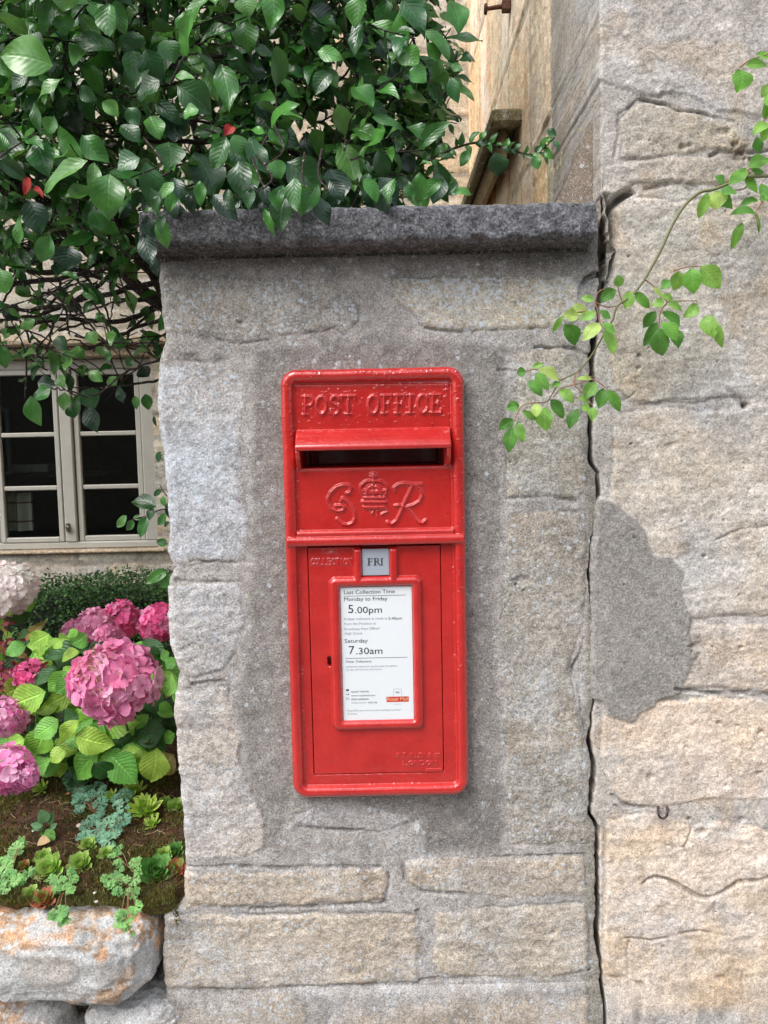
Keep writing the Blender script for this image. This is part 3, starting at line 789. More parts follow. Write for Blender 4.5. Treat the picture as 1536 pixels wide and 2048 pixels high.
def house_field(px, py, X, Z):
    h, col, li = wall_fields(px, py, X, Z, HOUSE, (184, 174, 163), seed=110, jitter=8, wb=(1.06, 1.12, 1.20))
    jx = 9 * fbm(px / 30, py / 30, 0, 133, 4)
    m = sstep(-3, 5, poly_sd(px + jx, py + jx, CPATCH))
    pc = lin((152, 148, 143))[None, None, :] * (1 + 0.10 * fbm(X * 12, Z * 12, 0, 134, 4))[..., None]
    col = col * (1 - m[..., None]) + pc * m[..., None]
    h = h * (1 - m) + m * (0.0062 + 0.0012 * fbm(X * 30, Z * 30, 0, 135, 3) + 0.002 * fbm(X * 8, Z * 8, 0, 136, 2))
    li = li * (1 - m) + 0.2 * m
    # ochre iron staining in the lower stones, warmer stone low down, greyer up high
    oc = sstep(0.0, 0.55, fbm(X * 13, Z * 17, 0, 137, 4)) * sstep(1380, 1640, py)
    col = col * (1 - 0.30 * oc[..., None]) + lin((214, 180, 130)) * 0.30 * oc[..., None]
    oc = sstep(0.15, 0.5, fbm(X * 21, Z * 21, 0, 138, 3)) * 0.30 * (1 - m)
    col = col * (1 - oc[..., None]) + lin((178, 150, 112)) * oc[..., None]
    gr = sstep(420, 150, py) * 0.10
    col = col * (1 - gr[..., None]) + lin((140, 128, 118)) * gr[..., None] * 0.9
    # white-grey weather bloom
    wb = sstep(0.1, 0.55, fbm(X * 9, Z * 14, 0, 139, 4)) * sstep(300, 500, py) * sstep(1400, 1200, py) * (1 - m)
    col = col * (1 - 0.30 * wb[..., None]) + lin((206, 206, 204)) * 0.30 * wb[..., None]
    # hollow where mortar has fallen out beside the coping
    hol = sstep(4, -14, line_sd(px + jx * .6, py + jx * .6, [(1212, 395, 14), (1222, 430, 22), (1226, 470, 26), (1222, 520, 22), (1216, 560, 14), (1206, 600, 8)]))
    h -= 0.030 * hol
    col = col * (1 - 0.35 * hol[..., None]) + lin((92, 92, 66)) * 0.25 * hol[..., None]
    rec = sstep(-3, 8, poly_sd(px + jx * .5, py + jx * .5, [(1215, 408), (1240, 385), (1262, 378), (1272, 388), (1240, 408), (1222, 424)]))
    h -= 0.028 * rec
    for (pts, dp, s) in [
        ([(1236, 234, 3), (1258, 215, 4), (1275, 199, 4), (1300, 204, 3), (1330, 208, 4), (1350, 222, 4), (1400, 226, 3), (1440, 236, 4), (1470, 242, 3)], 0.009, 1.2),
        ([(1225, 330, 3), (1235, 280, 3), (1236, 240, 3)], 0.004, 1.6), ([(1420, 312, 4), (1440, 304, 8), (1500, 306, 6), (1536, 300, 4)], 0.010, 1.6),
        ([(1290, 378, 4), (1320, 372, 5), (1345, 366, 7), (1365, 370, 5), (1382, 382, 3)], 0.006, 1.8), ([(1360, 366, 6), (1395, 380, 10), (1400, 386, 4)], 0.004, 2.5),
        ([(1248, 800, 3), (1265, 790, 3), (1270, 785, 2)], 0.005, 1.1), ([(1280, 810, 3), (1340, 800, 3), (1410, 796, 2)], 0.003, 1.6),
        ([(1440, 770, 4), (1480, 800, 10), (1492, 812, 10)], 0.007, 2.5), ([(1350, 1378, 5), (1400, 1384, 4), (1440, 1386, 7), (1510, 1388, 8), (1560, 1392, 5)], 0.010, 1.6),
        ([(1225, 1590, 4), (1250, 1610, 7), (1300, 1614, 4), (1310, 1613, 3)], 0.010, 1.4), ([(1230, 1612, 3), (1255, 1630, 4)], 0.006, 1.4),
        ([(1285, 1765, 2), (1310, 1752, 5), (1335, 1758, 6), (1370, 1778, 9), (1395, 1793, 7), (1425, 1796, 6), (1450, 1780, 7), (1475, 1764, 7), (1536, 1756, 6), (1600, 1750, 5)], 0.013, 1.6),
        ([(1250, 1876, 2), (1300, 1880, 3), (1350, 1868, 3), (1400, 1860, 3), (1460, 1870, 2)], 0.006, 1.6), ([(1215, 1950, 2), (1290, 1966, 3), (1400, 1974, 2)], 0.004, 1.5),
        ([(1330, 1688, 3), (1350, 1691, 4), (1366, 1690, 3), (1380, 1668, 2), (1385, 1655, 2)], 0.005, 1.0), ([(1366, 1690, 1.6), (1376, 1712, 1.6), (1372, 1735, 1.6)], 0.004, 1.0),
        ([(1253, 1955, 1.6), (1254, 1900, 1.4), (1258, 1878, 1.4)], 0.003, 1.0), ([(1429, 1800, 1.6), (1428, 1840, 1.4)], 0.003, 1.0), ([(1480, 1990, 1.5), (1484, 1940, 1.5)], 0.003, 1.0),
        ([(1270, 2035, 4), (1290, 2042, 5), (1400, 2040, 5), (1470, 2030, 5), (1560, 2026, 4)], 0.010, 1.6), ([(1235, 2010, 3), (1262, 2032, 5), (1280, 2040, 4)], 0.006, 1.4),
        ([(1360, 500, 2), (1420, 505, 2)], 0.002, 2.0), ([(1300, 640, 3), (1340, 660, 3), (1400, 655, 2)], 0.002, 2.5),
        ([(1325, 896, 3), (1345, 890, 8), (1352, 889, 6)], 0.006, 1.3), ([(1430, 1080, 2), (1480, 1058, 3), (1536, 1052, 2)], 0.004, 1.5), ([(1330, 1065, 2), (1370, 1050, 2), (1385, 1040, 2)], 0.003, 1.3),
    ]:
        groove(h, px, py, pts, dp, s, seed=160 + int(pts[0][0]) % 23, col=col, dark=0.30)
    pits(h, px, py, [(1490, 812, 11, .016), (1262, 888, 4, .006), (1278, 712, 7, .005), (1276, 736, 6, .004), (1258, 514, 6, .004), (1408, 1112, 6, .006), (1424, 1118, 5, .003), (1384, 1292, 7, .004),
                       (1480, 1294, 5, .005), (1436, 1444, 7, .006), (1520, 1464, 8, .007), (1474, 1450, 4, .003), (1300, 1552, 10, .003), (1452, 1570, 7, .003), (1519, 1545, 8, .004), (1370, 1494, 5, .003),
                       (1402, 1662, 13, .006), (1406, 1666, 8, .004), (1378, 1638, 6, .007), (1484, 1640, 9, .006), (1455, 1700, 4, .004), (1325, 1893, 5, .004), (1440, 1955, 12, .003), (1424, 1988, 7, .006),
                       (1364, 295, 10, .006), (1378, 292, 7, .004), (1350, 1180, 4, .003), (1500, 980, 5, .004), (1460, 1000, 4, .003)])
    pits(h, px, py, [(RS.uniform(1240, 1560), RS.uniform(0, 2040), RS.uniform(1.5, 3.6), RS.uniform(.002, .005)) for _ in range(90)])
    # extra erosion blotches at the mossy stone
    er = sstep(0.05, 0.4, fbm(X * 45, Z * 45, 0, 141, 4)) * sstep(40, -10, line_sd(px, py, [(1460, 275, 20), (1500, 310, 30)]))
    h -= 0.006 * er; col *= (1 - 0.5 * er)[..., None]
    return h, col, li


house = empty('stone_house', (1.2, 0.05, 0), 'pale cream and grey limestone house wall right of the cracked joint', 'house')
zs = dens(0.56, 2.20, 0.002, -0.02, 4.4, 0.03)
XLh = edge_x(zs, GAP, 1.0, seed=19, amp=0.0014)
xf = np.concatenate([np.arange(0, 0.33, 0.002), np.arange(0.33, 3.2, 0.02)])
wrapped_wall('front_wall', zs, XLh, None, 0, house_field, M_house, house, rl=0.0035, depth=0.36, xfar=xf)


# side wall of the house, running back from the corner
def side_wall():
    ys = np.concatenate([np.arange(0.012, 0.6, 0.0035), np.arange(0.6, 2.25, 0.007)])
    z2 = dens(1.75, 3.35, 0.005, 0.0, 4.4, 0.02)
    Yg, Zg = np.meshgrid(ys, z2)
    U, Vv = Yg * 1000, -Zg * 1000        # millimetres as the flat coordinates of the wall
    stones = []
    pal = [(214, 194, 168), (222, 202, 178), (206, 188, 162), (226, 196, 154), (200, 184, 160), (222, 206, 184), (226, 186, 138)]
    z = 1250.0; k = 0
    while z < 4400:
        hgt = RS.uniform(200, 430); y = -RS.uniform(0, 100) - 5
        if k % 2: y -= 60
        while y < 2260:
            wd = RS.uniform(150, 340)
            c = pal[RS.randint(len(pal))]
            if y < 260: c = (178, 170, 142)
            j = lambda: RS.uniform(-10, 10)
            stones.append(([(y + j(), -z + j()), (y + wd * .5, -z + j()), (y + wd - 16 + j(), -z + j()), (y + wd - 16 + j(), -(z + hgt - 15) + j()), (y + wd * .5, -(z + hgt - 15) + j()), (y + j(), -(z + hgt - 15) + j())], c, 4.0, 3.0, 0.15))
            y += wd
        z += hgt; k += 1
    h, col, li = wall_fields(U, Vv, Zg * 0.8, Yg * 0.8, stones, (176, 166, 150), seed=300, jitter=10, scale=1.22, wb=(1.62, 1.58, 1.58))
    # ferrous orange veins, green algae by the corner
    oc = sstep(0.0, 0.45, fbm(Yg * 9, Zg * 3, 0, 310, 4)) * sstep(0.25, 0.6, Yg)
    col = col * (1 - 0.45 * oc[..., None]) + lin((226, 168, 96)) * 0.45 * oc[..., None]
    al = sstep(0.44, 0.14, Yg + 0.12 * fbm(Yg * 9, Zg * 6, 0, 311, 4)) * sstep(-0.4, 0.4, fbm(Yg * 14, Zg * 10, 0, 312, 4) + 0.25)
    col = col * (1 - 0.65 * al[..., None]) + lin((168, 172, 122)) * 0.65 * al[..., None]
    al = sstep(0.10, 0.03, Yg + 0.02 * fbm(Yg * 9, Zg * 9, 0, 313, 4))
    col = col * (1 - 0.8 * al[..., None]) + lin((172, 164, 154)) * 0.8 * al[..., None]
    xs0 = edge_x(z2, [(1199, -1900, 5), (1199, 3500, 5)], 1.0)
    Xg = xs0[:, None] + 0.003 + 0 * Yg
    Pg = np.stack([Xg - h, Yg, Zg], -1)
    mesh_obj('side_wall', Pg, grid_faces(*Yg.shape, flip=True), M_far, house, cols=col, attrs={'lichen': li})
    return float(xs0.mean())
XS = side_wall()
# sloping cement fillet in the corner above the coping
def fillet():
    zc = P(1150, 411, 0.1)[2]
    n1, n2 = 26, 30
    t = np.linspace(0, 1, n1)[:, None]; s = np.linspace(0, 1, n2)[None, :]
    X = XS + 0.006 - 0.075 * (1 - t) * (1 - 0.5 * s) + 0 * s
    Y = 0.05 + 0.0 * t + 0.30 * s
    Z = zc - 0.01 + 0.16 * t ** 1.4 * (1 - 0.35 * s)
    Pg = np.stack([X, Y, Z], -1)
    hh = 0.006 * fbm(X * 40, Y * 40, Z * 40, 320, 4)
    Pg[..., 2] += hh; Pg[..., 0] -= hh
    front = Pg[:, 0].copy(); fr2 = front.copy(); fr2[:, 0] = XS + 0.02; 
    V = Pg.reshape(-1, 3); F1 = grid_faces(n1, n2)
    base = len(V); V = np.concatenate([V, fr2]); i = np.arange(n1 - 1)
    F2 = np.stack([i * n2, (i + 1) * n2, base + i + 1, base + i], -1)
    col = lin((128, 116, 104)) * (1 + 0.15 * fbm(V[:, 0] * 60, V[:, 1] * 60, V[:, 2] * 60, 321, 3))[:, None]
    mesh_obj('cement_fillet', V, np.concatenate([F1, F2]), M_pier, house, cols=col, attrs={'lichen': np.full(len(V), 0.3)})
fillet()

# mossy stone frame of a small slit in the side wall
def slit_frame():
    M = stone_mat('mossy_frame_stone', attr=False, base=(0.22, 0.19, 0.11), fine=200, speckscale=120)
    M2 = stone_mat('frame_reveal_stone', attr=False, base=(0.30, 0.22, 0.12), fine=200, speckscale=120, sfac=0.2)
    Y0 = None
    # the near end stands where its top corner is seen
    best = None
    for Y in np.arange(0.3, 1.6, 0.01):
        p = P(1040, 215, Y)
        if best is None or abs(p[0] - (XS - 0.004)) < best[0]: best = (abs(p[0] - (XS - 0.004)), Y, p)
    Yn, zt = best[1], best[2][2]
    xl = P(984, 228, Yn)[0]
    zb = P(1000, 405, Yn + 0.55)[2] - 0.2
    L = 1.0
    g = empty('stone_hood', ((xl + XS) / 2, Yn, zt), 'small mossy stone hood moulding projecting from the cream side wall', 'moulding')
    f = MB().box((xl, Yn, zt - 0.035), (XS + 0.01, Yn + 0.045, zt), 0.006)
    f.box((xl, Yn + 0.046, zt - 0.035), (xl + 0.022, Yn + L, zt - 0.001), 0.004)
    f.box((xl + 0.0225, Yn + 0.046, zt - 0.018), (XS + 0.01, Yn + L, zt - 0.003), 0.002)
    f.build('hood', M, g)
    q = MB().box((xl + 0.030, Yn + 0.05, zt - 0.10), (xl + 0.044, Yn + L, zt - 0.0185), 0.003)
    q.build('lip', M2, g)
    return Yn, zt, xl
HN = slit_frame()

# rusty bolt high on the side wall
def bolt():
    M = plain_mat('rust', (0.11, 0.045, 0.025), 0.85, var=0.5, scale=160, bump=0.0015)
    Y = None; best = None
    for y in np.arange(0.2, 1.8, 0.01):
        p = P(1012, 12, y)
        if best is None or abs(p[0] - (XS - 0.01)) < best[0]: best = (abs(p[0] - (XS - 0.01)), y, p)
    Y, p = best[1], best[2]
    b = empty('rusty_bolt', (XS, Y, p[2]), 'rusty iron bolt sticking out of the cream side wall near the top', 'bolt')
    m = MB().tube([(XS + 0.01, Y, p[2]), (XS - 0.03, Y, p[2] - 0.002), (P(972, 18, Y)[0], Y, P(972, 18, Y)[2])], [0.006, 0.006, 0.005], 10)
    m.build('shank', M, b, smooth=True)
    q = P(973, 18, Y)
    m = MB().tube([q + [-0.006, 0, 0], q + [-0.0055, 0, 0], q + [0.001, 0, 0], q + [0.003, 0, 0]], [0.004, 0.013, 0.014, 0.006], 12)
    m.build('bolt_head', M, b, smooth=True)
    q = P(1004, 12, Y)
    MB().box(q + [0, -0.012, -0.014], q + [0.022, 0.012, 0.014], 0.002).build('nut', M, b)
bolt()

# bent iron staple in the joint low on the house
def staple():
    M = plain_mat('iron', (0.075, 0.05, 0.05), 0.7, var=0.4, scale=200, bump=0.0008)
    pts = [(1316, 1610), (1316.5, 1625), (1319, 1633), (1326, 1637), (1333, 1632), (1335, 1624), (1334, 1612)]
    W = [P(x, y, -0.016 if 0 < i < 6 else 0.004) for i, (x, y) in enumerate(pts)]
    s = MB().tube(smooth_path(W, 5), 0.0022, 8).build('iron_staple', M, None, smooth=True, loc=W[3])
    tag(s, 'small bent dark iron staple hanging in a mortar joint of the house', 'staple')
staple()


# ------------------------------------------------------------------ cottage behind, with its casement window
YW = 1.92
def cottage():
    g = empty('cottage', (-1.2, YW + 0.1, 0.7), 'honey stone cottage behind the shrubs with a grey painted window', 'cottage')
    wx0 = -1.62; wx1 = P(308, 900, YW)[0]; wz0 = P(200, 1098, YW)[2]; wz1 = P(200, 716, YW)[2]
    def wallpiece(x0, x1, z0, z1, sd):
        xs = np.arange(x0, x1 + 1e-6, 0.008); z_ = np.arange(z0, z1 + 1e-6, 0.008)
        if xs[-1] < x1: xs = np.append(xs, x1)
        if z_[-1] < z1: z_ = np.append(z_, z1)
        X, Z = np.meshgrid(xs, z_)
        return X, Z
    pal = [(190, 178, 156), (196, 178, 150), (184, 176, 158), (204, 184, 154), (180, 170, 152), (172, 160, 144)]
    stones = []
    z = 0.0; k = 0; rs = np.random.RandomState(3)
    ztop_courses = [0, 130, 270, 400, 520, 610, 700, 780, 850, 905]
    while z < 4400:
        hg = rs.uniform(70, 130); x = -3500 + rs.uniform(0, 200)
        while x < 560:
            wd = rs.uniform(120, 330); c = pal[rs.randint(len(pal))]
            j = lambda: rs.uniform(-6, 6)
            stones.append(([(x + j(), -z + j()), (x + wd - 14 + j(), -z + j()), (x + wd - 14 + j(), -(z + hg - 13) + j()), (x + j(), -(z + hg - 13) + j())], c, 5, 3, .2))
            x += wd
        z += hg
    for (x0, x1, z0, z1) in ((-3.4, wx0, 0.4, 4.4), (wx1, 0.45, 0.4, 4.4), (wx0, wx1, 0.4, wz0), (wx0, wx1, wz1, 4.4)):
        X, Z = wallpiece(x0, x1, z0, z1, 0)
        h, col, li = wall_fields(X * 1000, -Z * 1000, X, Z, stones, (156, 148, 134), seed=400, jitter=9, scale=1.22, wb=(1.15, 1.17, 1.2))
        e = np.minimum.reduce([X - x0 if x0 == wx1 else X * 0 + 1, x1 - X if x1 == wx0 else X * 0 + 1])
        Pg = np.stack([X, YW - h, Z], -1)
        mesh_obj('wall', Pg, grid_faces(*X.shape), M_far, g, cols=col, attrs={'lichen': li})
    # reveal so that the wall has thickness at the opening
    M_pt = plain_mat('grey_paint', (0.47, 0.455, 0.405), 0.55, var=0.06, scale=20, bump=0.0004, bscale=120)
    M_lintel = stone_mat('lintel_stone', attr=False, base=(0.42, 0.33, 0.23), fine=150, speckscale=90)
    rv = MB()
    rv.box((wx0 - .01, YW + 0.012, wz1), (wx1 + .01, YW + 0.26, wz1 + .02)).box((wx0 - .01, YW + .012, wz0 - .02), (wx1 + .01, YW + .26, wz0))
    rv.box((wx0 - .02, YW + .012, wz0), (wx0, YW + .26, wz1)).box((wx1, YW + .012, wz0), (wx1 + .02, YW + .26, wz1))
    rv.build('reveal', M_lintel, g)
    # drip mould and lintel over the window
    zl = P(200, 690, YW)[2]
    MB().box((wx0 - .1, YW - 0.05, wz1 + 0.045), (wx1 + .09, YW + 0.0, wz1 + 0.075), 0.008).build('drip_moulding', M_lintel, g)
    MB().box((wx0 - .12, YW - 0.022, wz1 + 0.002), (wx1 + .1, YW + 0.01, wz1 + 0.043), 0.006).build('lintel', M_lintel, g)
    MB().box((wx0 - .06, YW - 0.022, wz0 - 0.014), (wx1 + .03, YW + 0.01, wz0 - 0.002), 0.004).build('sill_stone', M_lintel, g)
    # window
    Yf = YW + 0.02
    win = bpy.data.objects.new('window', None); COLL.objects.link(win); win.parent = g
    win.location = ((wx0 + wx1) / 2 + 1.2, Yf - (YW + 0.1), wz0 - 0.7)
    fr = MB()
    X = lambda px_: P(px_, 900, Yf)[0]
    zt = P(150, 770, Yf)[2]; zb = P(150, 1078, Yf)[2]
    def b(x0, x1, z0, z1, y0=0.0, y1=0.06, bv=0.004): fr.box((x0, Yf + y0, z0), (x1, Yf + y1, z1), bv)
    b(wx0 + .001, wx1 - .001, P(150, 738, Yf)[2], wz1 - .001)          # head
    b(wx0 + .001, wx1 - .001, wz0 + .001, zb - 0.012)                  # cill rail
    b(X(284), wx1 - .001, zb - 0.0115, P(150, 738, Yf)[2] - .0005)      # right jamb
    b(X(122), X(146), zb - 0.0115, P(150, 738, Yf)[2] - .0005, -0.004, 0.062)  # mullion
    xm2 = X(-160); b(xm2 - .045, xm2, zb - 0.0115, P(150, 738, Yf)[2] - .0005, -0.004, 0.062)
    b(wx0 + .001, wx0 + .05, zb - 0.0115, P(150, 738, Yf)[2] - .0005)
    fr.build('frame', M_pt, win)
    M_gl, n, bb, o = new_mat('window_glass')
    gl = n.nodes.new('ShaderNodeBsdfGlossy'); gl.inputs['Roughness'].default_value = 0.02
    tr = n.nodes.new('ShaderNodeBsdfTransparent'); tr.inputs[0].default_value = (0.80, 0.84, 0.82, 1)
    fz = n.nodes.new('ShaderNodeFresnel'); fz.inputs[0].default_value = 1.5
    mx = n.nodes.new('ShaderNodeMixShader'); n.links.new(fz.outputs[0], mx.inputs[0]); n.links.new(tr.outputs[0], mx.inputs[1]); n.links.new(gl.outputs[0], mx.inputs[2])
    n.links.new(mx.outputs[0], o.inputs[0])
    zt2 = P(150, 738, Yf)[2] - .001
    rows = [P(150, 868, Yf)[2], P(150, 975, Yf)[2]]
    lights = [(X(-8), X(120), 0.012), (X(148), X(283), 0.0), (xm2 + .002, X(-10) - .001, 0.0), (wx0 + .052, xm2 - .047, 0.0)]
    for i, (a, c, op) in enumerate(lights):
        cs = MB(); s = 0.022 if i != 0 else 0.020; y0 = 0.008 if i else -0.002
        def q(x0, x1, z0, z1): cs.box((x0, Yf + y0, z0), (x1, Yf + y0 + 0.035, z1), 0.003)
        zb2 = zb - 0.011
        q(a, a + s, zb2, zt2); q(c - s, c, zb2, zt2); q(a + s + .0003, c - s - .0003, zt2 - s, zt2); q(a + s + .0003, c - s - .0003, zb2, zb2 + s)
        for z_ in rows: cs.box((a + s + .0003, Yf + y0 + .004, z_ - .009), (c - s - .0003, Yf + y0 + .031, z_ + .009), 0.003)
        cs.build('casement', M_pt, win)
        MB().box((a + s * .5, Yf + y0 + .016, zb2 + s * .5), (c - s * .5, Yf + y0 + .018, zt2 - s * .5)).build('pane', M_gl, win)
    # latch
    M_l = plain_mat('worn_metal', (0.20, 0.19, 0.17), 0.45, metal=0.6)
    p = P(137, 1054, Yf)
    MB().box(p + [-.006, -.016, -.018], p + [.006, -.0045, .018], 0.002).box(p + [-.004, -.026, -.004], p + [.012, -.0165, .006], 0.002).build('latch', M_l, win)
    # the room behind: dark walls
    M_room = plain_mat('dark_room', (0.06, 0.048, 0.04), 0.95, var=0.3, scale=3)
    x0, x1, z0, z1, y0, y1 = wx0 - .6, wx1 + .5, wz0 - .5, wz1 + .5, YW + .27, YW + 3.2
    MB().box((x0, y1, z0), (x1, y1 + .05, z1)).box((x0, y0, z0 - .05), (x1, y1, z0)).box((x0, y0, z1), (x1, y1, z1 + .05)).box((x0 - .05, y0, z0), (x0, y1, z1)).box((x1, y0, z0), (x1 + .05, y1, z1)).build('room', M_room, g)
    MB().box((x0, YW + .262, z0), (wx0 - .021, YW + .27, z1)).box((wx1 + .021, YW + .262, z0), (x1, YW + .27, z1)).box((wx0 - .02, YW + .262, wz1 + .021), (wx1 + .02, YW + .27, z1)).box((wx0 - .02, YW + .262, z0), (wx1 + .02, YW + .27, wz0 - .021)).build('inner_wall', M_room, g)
    # folded checked cloth on the inner sill
    M_c, n, bb, o = new_mat('checked_cloth')
    tc = n.nodes.new('ShaderNodeTexCoord'); sp = n.nodes.new('ShaderNodeSeparateXYZ'); n.links.new(tc.outputs['Object'], sp.inputs[0])
    lx = maprange(n, mathn(n, 'ABSOLUTE', mathn(n, 'SUBTRACT', mathn(n, 'FRACT', mathn(n, 'ADD', mathn(n, 'MULTIPLY', sp.outputs[0], 16), 0.45)), 0.5)), 0.03, 0.06, 1, 0)
    lz = maprange(n, mathn(n, 'ABSOLUTE', mathn(n, 'SUBTRACT', mathn(n, 'FRACT', mathn(n, 'MULTIPLY', sp.outputs[2], 13)), 0.5)), 0.03, 0.06, 1, 0)
    n.links.new(mixc(n, mathn(n, 'MAXIMUM', lx, lz), (0.80, 0.77, 0.64), (0.30, 0.15, 0.10)), bb.inputs['Base Color']); bb.inputs['Roughness'].default_value = 0.9
    pa = P(10, 987, YW + .075); pb = P(63, 1062, YW + .075)
    g1 = np.linspace(0, 1, 14)[None, :]; g2 = np.linspace(0, 1, 14)[:, None]
    Xc = pa[0] + (pb[0] - pa[0]) * g1 + 0 * g2 - 0.004 * g2; Zc = pb[2] + (pa[2] - pb[2]) * g2 + 0 * g1; Yc = YW + .085 + .012 * np.sin(g1 * 9) + 0.01 * g2
    A = np.stack([Xc, Yc, Zc], -1); B = A + [0, .012, 0]
    V = np.concatenate([A.reshape(-1, 3), B.reshape(-1, 3)]); n0 = 196
    ed = [i for i in range(14)] + [13 + 14 * i for i in range(1, 14)] + [182 + 12 - i for i in range(13)] + [14 * (12 - i) for i in range(12)]
    rim = [[ed[i], ed[(i + 1) % len(ed)], ed[(i + 1) % len(ed)] + n0, ed[i] + n0] for i in range(len(ed))]
    c_ = mesh_obj('tablecloth', V, np.concatenate([grid_faces(14, 14), grid_faces(14, 14, True) + n0, np.array(rim)]), M_c, None, loc=pb)
    tag(c_, 'folded cream checked cloth hanging inside the lower left window pane', 'cloth')
    # pale paper box on the sill of the middle pane and a white china bird
    M_w = plain_mat('pale_card', (0.75, 0.76, 0.74), 0.8, var=0.15)
    p0 = P(22, 946, YW + .3); p1 = P(95, 928, YW + .3)
    bx = MB().box((p0[0], YW + .3, p0[2]), (p1[0], YW + .38, p1[2]), 0.003).build('card_box', M_w, None, loc=((p0[0] + p1[0]) / 2, YW + .54, p0[2]))
    tag(bx, 'small pale box lying behind the middle left window pane', 'box')
    M_sh = plain_mat('shelf_wood', (0.06, 0.045, 0.035), 0.7)
    MB().box((p0[0] - .3, YW + .275, p0[2] - .02), (p1[0] + .3, YW + .45, p0[2] - .001), 0.003).build('shelf', M_sh, g)
cottage()

# cottage across the lane, behind the photographer (keeps the sky low in the reflections)
def opposite():
    M_o = stone_mat('opposite_stone', attr=False, base=(0.30, 0.26, 0.20), fine=60, speckscale=40, bumpd=0.006)
    M_rf = stone_mat('opposite_roof', attr=False, base=(0.14, 0.13, 0.11), fine=60, speckscale=40, bumpd=0.01)
    M_dk = plain_mat('opposite_pane', (0.02, 0.022, 0.025), 0.1)
    M_wf = plain_mat('opposite_frame', (0.5, 0.5, 0.46), 0.5)
    g = empty('opposite_cottage', (0, -12, 0), 'long stone cottage across the lane with a stone slate roof', 'cottage')
    MB().box((-11, -17, -.1), (11, -11, 3.6)).build('wall', M_o, g)
    v = [(-11.3, -17.3, 3.55), (11.3, -17.3, 3.55), (11.3, -10.7, 3.55), (-11.3, -10.7, 3.55), (-11.3, -14, 6.0), (11.3, -14, 6.0)]
    mesh_obj('roof', v, [np.array([[3, 2, 5, 4], [1, 0, 4, 5], [0, 1, 2, 3]]), np.array([[0, 3, 4], [2, 1, 5]])], M_rf, g, smooth=False)
    for x in (-8, -4, 0, 4, 8):
        f = MB().box((x - .7, -11.0, 1.0), (x - .62, -10.94, 2.3)).box((x + .62, -11.0, 1.0), (x + .7, -10.94, 2.3)).box((x - .62, -11, 1.0), (x + .62, -10.94, 1.08)).box((x - .62, -11, 2.22), (x + .62, -10.94, 2.3)).box((x - .03, -11, 1.08), (x + .03, -10.94, 2.22)).build('window', M_wf, g)
        MB().box((x - .62, -10.99, 1.08), (x - .031, -10.97, 2.22)).box((x + .031, -10.99, 1.08), (x + .62, -10.97, 2.22)).build('pane', M_dk, g)
opposite()

# ------------------------------------------------------------------ the wall post box
def paint_mat():
    m, n, b, out = new_mat('pillar_red_paint')
    tc = n.nodes.new('ShaderNodeTexCoord'); v = tc.outputs['Object']
    c = mixc(n, maprange(n, noise(n, 22, 4, 0.6, v), 0.35, 0.65, 0, 1), (0.47, 0.017, 0.016), (0.56, 0.026, 0.022))
    c = mixc(n, maprange(n, noise(n, 190, 3, 0.6, v), 0.66, 0.74, 0, 0.5), c, (0.25, 0.01, 0.01))
    gm = mathn(n, 'MULTIPLY', maprange(n, noise(n, 9, 5, 0.65, v), 0.52, 0.72, 0, 1), maprange(n, noise(n, 120, 4, 0.7, v), 0.45, 0.62, 0, 0.45))
    c = mixc(n, gm, c, (0.30, 0.016, 0.016))
    vd = n.nodes.new('ShaderNodeTexVoronoi'); vd.inputs['Scale'].default_value = 95; n.links.new(v, vd.inputs['Vector'])
    sv = n.nodes.new('ShaderNodeSeparateColor'); n.links.new(vd.outputs['Color'], sv.inputs[0])
    ch = mathn(n, 'MULTIPLY', maprange(n, vd.outputs['Distance'], 0.06, 0.13, 1, 0), maprange(n, sv.outputs[0], 0.90, 0.94, 0, 0.8))
    c = mixc(n, ch, c, (0.10, 0.02, 0.015))
    n.links.new(c, b.inputs['Base Color'])
    n.links.new(maprange(n, noise(n, 40, 3, 0.6, v), 0.3, 0.7, 0.13, 0.24), b.inputs['Roughness'])
    b.inputs['Coat Weight'].default_value = 1.0; b.inputs['Coat Roughness'].default_value = 0.06
    bp = n.nodes.new('ShaderNodeBump'); bp.inputs['Strength'].default_value = 1.0; bp.inputs['Distance'].default_value = 0.0007
    n.links.new(mathn(n, 'ADD', noise(n, 140, 3, 0.5, v), mathn(n, 'MULTIPLY', noise(n, 480, 2, 0.5, v), 0.35)), bp.inputs['Height'])
    n.links.new(bp.outputs[0], b.inputs['Normal'])
    return m
M_red = paint_mat()
BX0, BX1, BZ0, BZ1 = -0.1620, 0.1322, 0.9100, 1.6170
BY = -0.02


def rrect(X, Z, x0, x1, z0, z1, r):
    cx, cz = (x0 + x1) / 2, (z0 + z1) / 2
    qx = np.abs(X - cx) - ((x1 - x0) / 2 - r); qz = np.abs(Z - cz) - ((z1 - z0) / 2 - r)
    return -(np.hypot(np.maximum(qx, 0), np.maximum(qz, 0)) + np.minimum(np.maximum(qx, qz), 0) - r)


def strokes(px, py, sets):
    """union of round strokes: sets of (polyline, half width); returns depth inside in px"""
    d = np.full(px.shape, -1e3)
    for pts, hw in sets:
        a = np.array(pts, float); lo = a[:, :2].min(0) - 12; hi = a[:, :2].max(0) + 12
        rr = np.where((px > lo[0]) & (px < hi[0]) & (py > lo[1]) & (py < hi[1]))
        if len(rr[0]) == 0: continue
        d[rr] = np.maximum(d[rr], hw - line_sd(px[rr], py[rr], [p[:2] for p in pts]))
    return d


def arc(cx, cy, rx, ry, a0, a1, n=14):
    return [(cx + rx * math.cos(R(a)), cy - ry * math.sin(R(a))) for a in np.linspace(a0, a1, n)]


